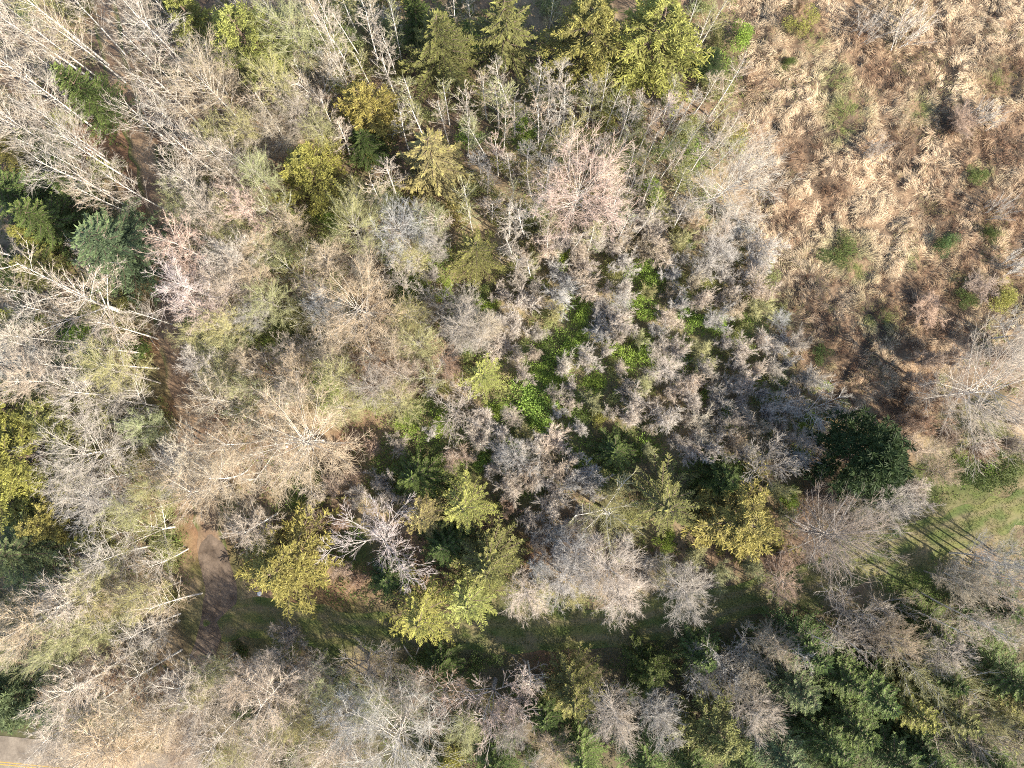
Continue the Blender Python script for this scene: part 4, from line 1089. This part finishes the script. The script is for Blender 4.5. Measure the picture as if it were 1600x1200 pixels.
# green undergrowth: leafy clumps, dense where the photograph shows green
x, y = scatter(rng, 56000)
px, py = to_px(x, y)
f = ~inpoly(px, py, FIELD) & (path_fade(x, y) > .35)
gm = blobs(px, py, GREEN); nz = fbm(x, y, 7, 62)
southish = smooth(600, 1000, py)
k = f & (rng.random(len(x)) < np.clip(.12 * smooth(985, 1040, py + .12 * (px - 800)) + (.55 * gm + .3 * smooth(.42, .58, nz) * (1 - .8 * blobs(px, py, BARE)) + .04 + .26 * blobs(px, py, [(900, 230, 190), (640, 120, 150), (1050, 500, 190), (700, 400, 150), (450, 450, 120), (800, 650, 130), (60, 350, 120)])), 0, 1))
x, y, gm, so = x[k], y[k], gm[k], southish[k]
n = len(x); K = 18
h = rng.uniform(.3, 1.1, n) + gm * .7
X = np.repeat(x, K); Y = np.repeat(y, K)
d3 = norm(rng.normal(size=(n * K, 3)) * [1, 1, .5] + [0, 0, .3])
c0 = np.stack([X, Y, gz(X, Y) + np.repeat(h, K) * .5], 1) + d3 * (np.repeat(h, K) * .55)[:, None] * rng.uniform(.3, 1, n * K)[:, None]
c0[:, 2] = np.maximum(c0[:, 2], gz(X, Y) + .05)
Qd = leaves(c0, d3, rng.uniform(.16, .36, n * K), rng.uniform(.09, .16, n * K), rng, .4)
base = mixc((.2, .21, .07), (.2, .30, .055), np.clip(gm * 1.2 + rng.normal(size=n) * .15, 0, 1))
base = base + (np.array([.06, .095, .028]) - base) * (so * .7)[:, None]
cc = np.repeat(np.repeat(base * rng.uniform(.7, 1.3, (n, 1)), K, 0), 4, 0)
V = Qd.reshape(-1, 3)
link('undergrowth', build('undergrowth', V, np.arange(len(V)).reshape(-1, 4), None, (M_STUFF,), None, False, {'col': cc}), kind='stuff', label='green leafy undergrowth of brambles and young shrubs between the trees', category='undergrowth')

# short grass on and beside the track
s_ = rng.integers(len(TRACK) // 8, len(TRACK), 30000)
q = TRACK[s_] + rng.normal(size=(30000, 2)) * 2.0
q = q[fbm(q[:, 0], q[:, 1], 1.6, 49) > .4]
x, y = q[:, 0], q[:, 1]
aa = rng.uniform(0, 6.28, len(x))
c = mixc((.17, .16, .05), (.09, .12, .03), fbm(x, y, 3, 41) * 1.8 - .4) * rng.uniform(.7, 1.3, (len(x), 1))
V, Q, Tt, C_ = blades(rng, x, y, gz(x, y) + .01, np.stack([np.cos(aa), np.sin(aa)], 1), rng.uniform(.12, .4, len(x)), np.full(len(x), .04), rng.uniform(.5, 1.5, len(x)), c)
link('track_grass', build('track_grass', V, Q, Tt, (M_STUFF,), None, False, {'col': C_}), kind='stuff', label='short green and yellow grass growing on the track', category='grass')


# ------------------------------------------------------------------ fallen timber and the pale boulder
def log(x0, y0, x1, y1, r0, r1, mt, label, z=0.0, stubs=0, seed=1, group='fallen timber'):
    a = at(x0, y0); b = at(x1, y1)
    za = float(gz(np.array([a[0]]), np.array([a[1]]))[0]); zb = float(gz(np.array([b[0]]), np.array([b[1]]))[0])
    p0 = np.array([a[0], a[1], za + r0 * .8 + z]); p2 = np.array([b[0], b[1], zb + r1 * .8 + z])
    rg = np.random.default_rng(seed)
    B = np.array([[p0, (p0 + p2) / 2 + rg.normal(size=3) * [.15, .15, .05], p2]])
    root = D.objects.new('fallen_log', None); COL.objects.link(root); root['label'] = label; root['category'] = 'log'; root['group'] = group
    root.location = p0
    B = B - p0
    t = Tubes(); t.add(B, r0, r1, 8, 9)
    V = np.vstack(t.V); Q = np.vstack(t.Q)
    caps = np.array([[0, i + 1, i] for i in range(1, 8)] + [[72, 72 + i, 73 + i] for i in range(1, 8)])
    me = build('log_body', V, Q, caps, (mt,), None, True)
    o = D.objects.new('stem', me); COL.objects.link(o); o.parent = root
    for i in range(stubs):
        L, l_, _, _ = kids(rg, B, np.array([np.linalg.norm(p2 - p0)]), 1, .3, .95, (40, 70), (.12, .35), .3, .1, .05)
        s2 = Tubes(); s2.add(L, r1 * .6, .015, 4, 5)
        s = D.objects.new('branch', s2.mesh('branch', (mt,), True)); COL.objects.link(s); s.parent = root


log(190, 560, 224, 587, .30, .24, M_LOG, 'thick sawn pale log lying in brown brush beside the trail', .1, 0, 1)
log(478, 775, 572, 778, .22, .10, M_MOSSLOG, 'long mossy fallen trunk lying in shade above the golden cedar', .3, 3, 2)
log(481, 782, 497, 810, .09, .05, M_LOG, 'thin broken stem leaning off the mossy fallen trunk', .4, 1, 3)
log(632, 1005, 660, 1045, .10, .05, M_LOG, 'pale pole crossing another in shade below the yellow hemlocks, thicker one', .8, 2, 4)
log(656, 1008, 640, 1050, .08, .04, M_LOG, 'pale pole crossing another in shade below the yellow hemlocks, thinner one', 1.0, 2, 5)
log(1215, 1097, 1260, 1123, .10, .05, M_LOG, 'thin pale fallen pole among the dark firs at lower right', .8, 1, 6)
log(122, 212, 152, 228, .08, .05, M_LOG, 'short orange-brown stick on the ground below the trailside green conifer', .1, 1, 7)
log(232, 520, 250, 548, .07, .04, M_LOG, 'grey dead branch lying beside the trail above the sawn log', .15, 3, 8)
log(1105, 700, 1122, 668, .09, .05, M_LOG, 'broken pale stem below the shaded mauve saplings', .3, 2, 9)
log(165, 480, 205, 538, .12, .06, M_LOG, 'long pale fallen branch beneath the wide cream tree', .6, 4, 10)

rg = np.random.default_rng(5)
bx, by = at(406, 927)
import bmesh
bm = bmesh.new(); bmesh.ops.create_icosphere(bm, subdivisions=2, radius=.34)
for v in bm.verts:
    v.co *= 1 + rg.normal() * .06; v.co.z *= .75
me = D.meshes.new('boulder'); bm.to_mesh(me); bm.free()
me.materials.append(bark_material('pale_stone', (.55, .56, .58), (.8, .8, .82), 3.0))
ob = link('boulder', me, label='small whitish boulder at the track edge under the golden cedar', category='boulder'); ob.location = (float(bx), float(by), .2)
print('trees', len(placed), 'hand', n_hand, {k: sum(1 for p in placed if p['kind'] == k) for k in KINDS})
print('tris', sum(len(m.loops) - 2 * len(m.polygons) for m in D.meshes))
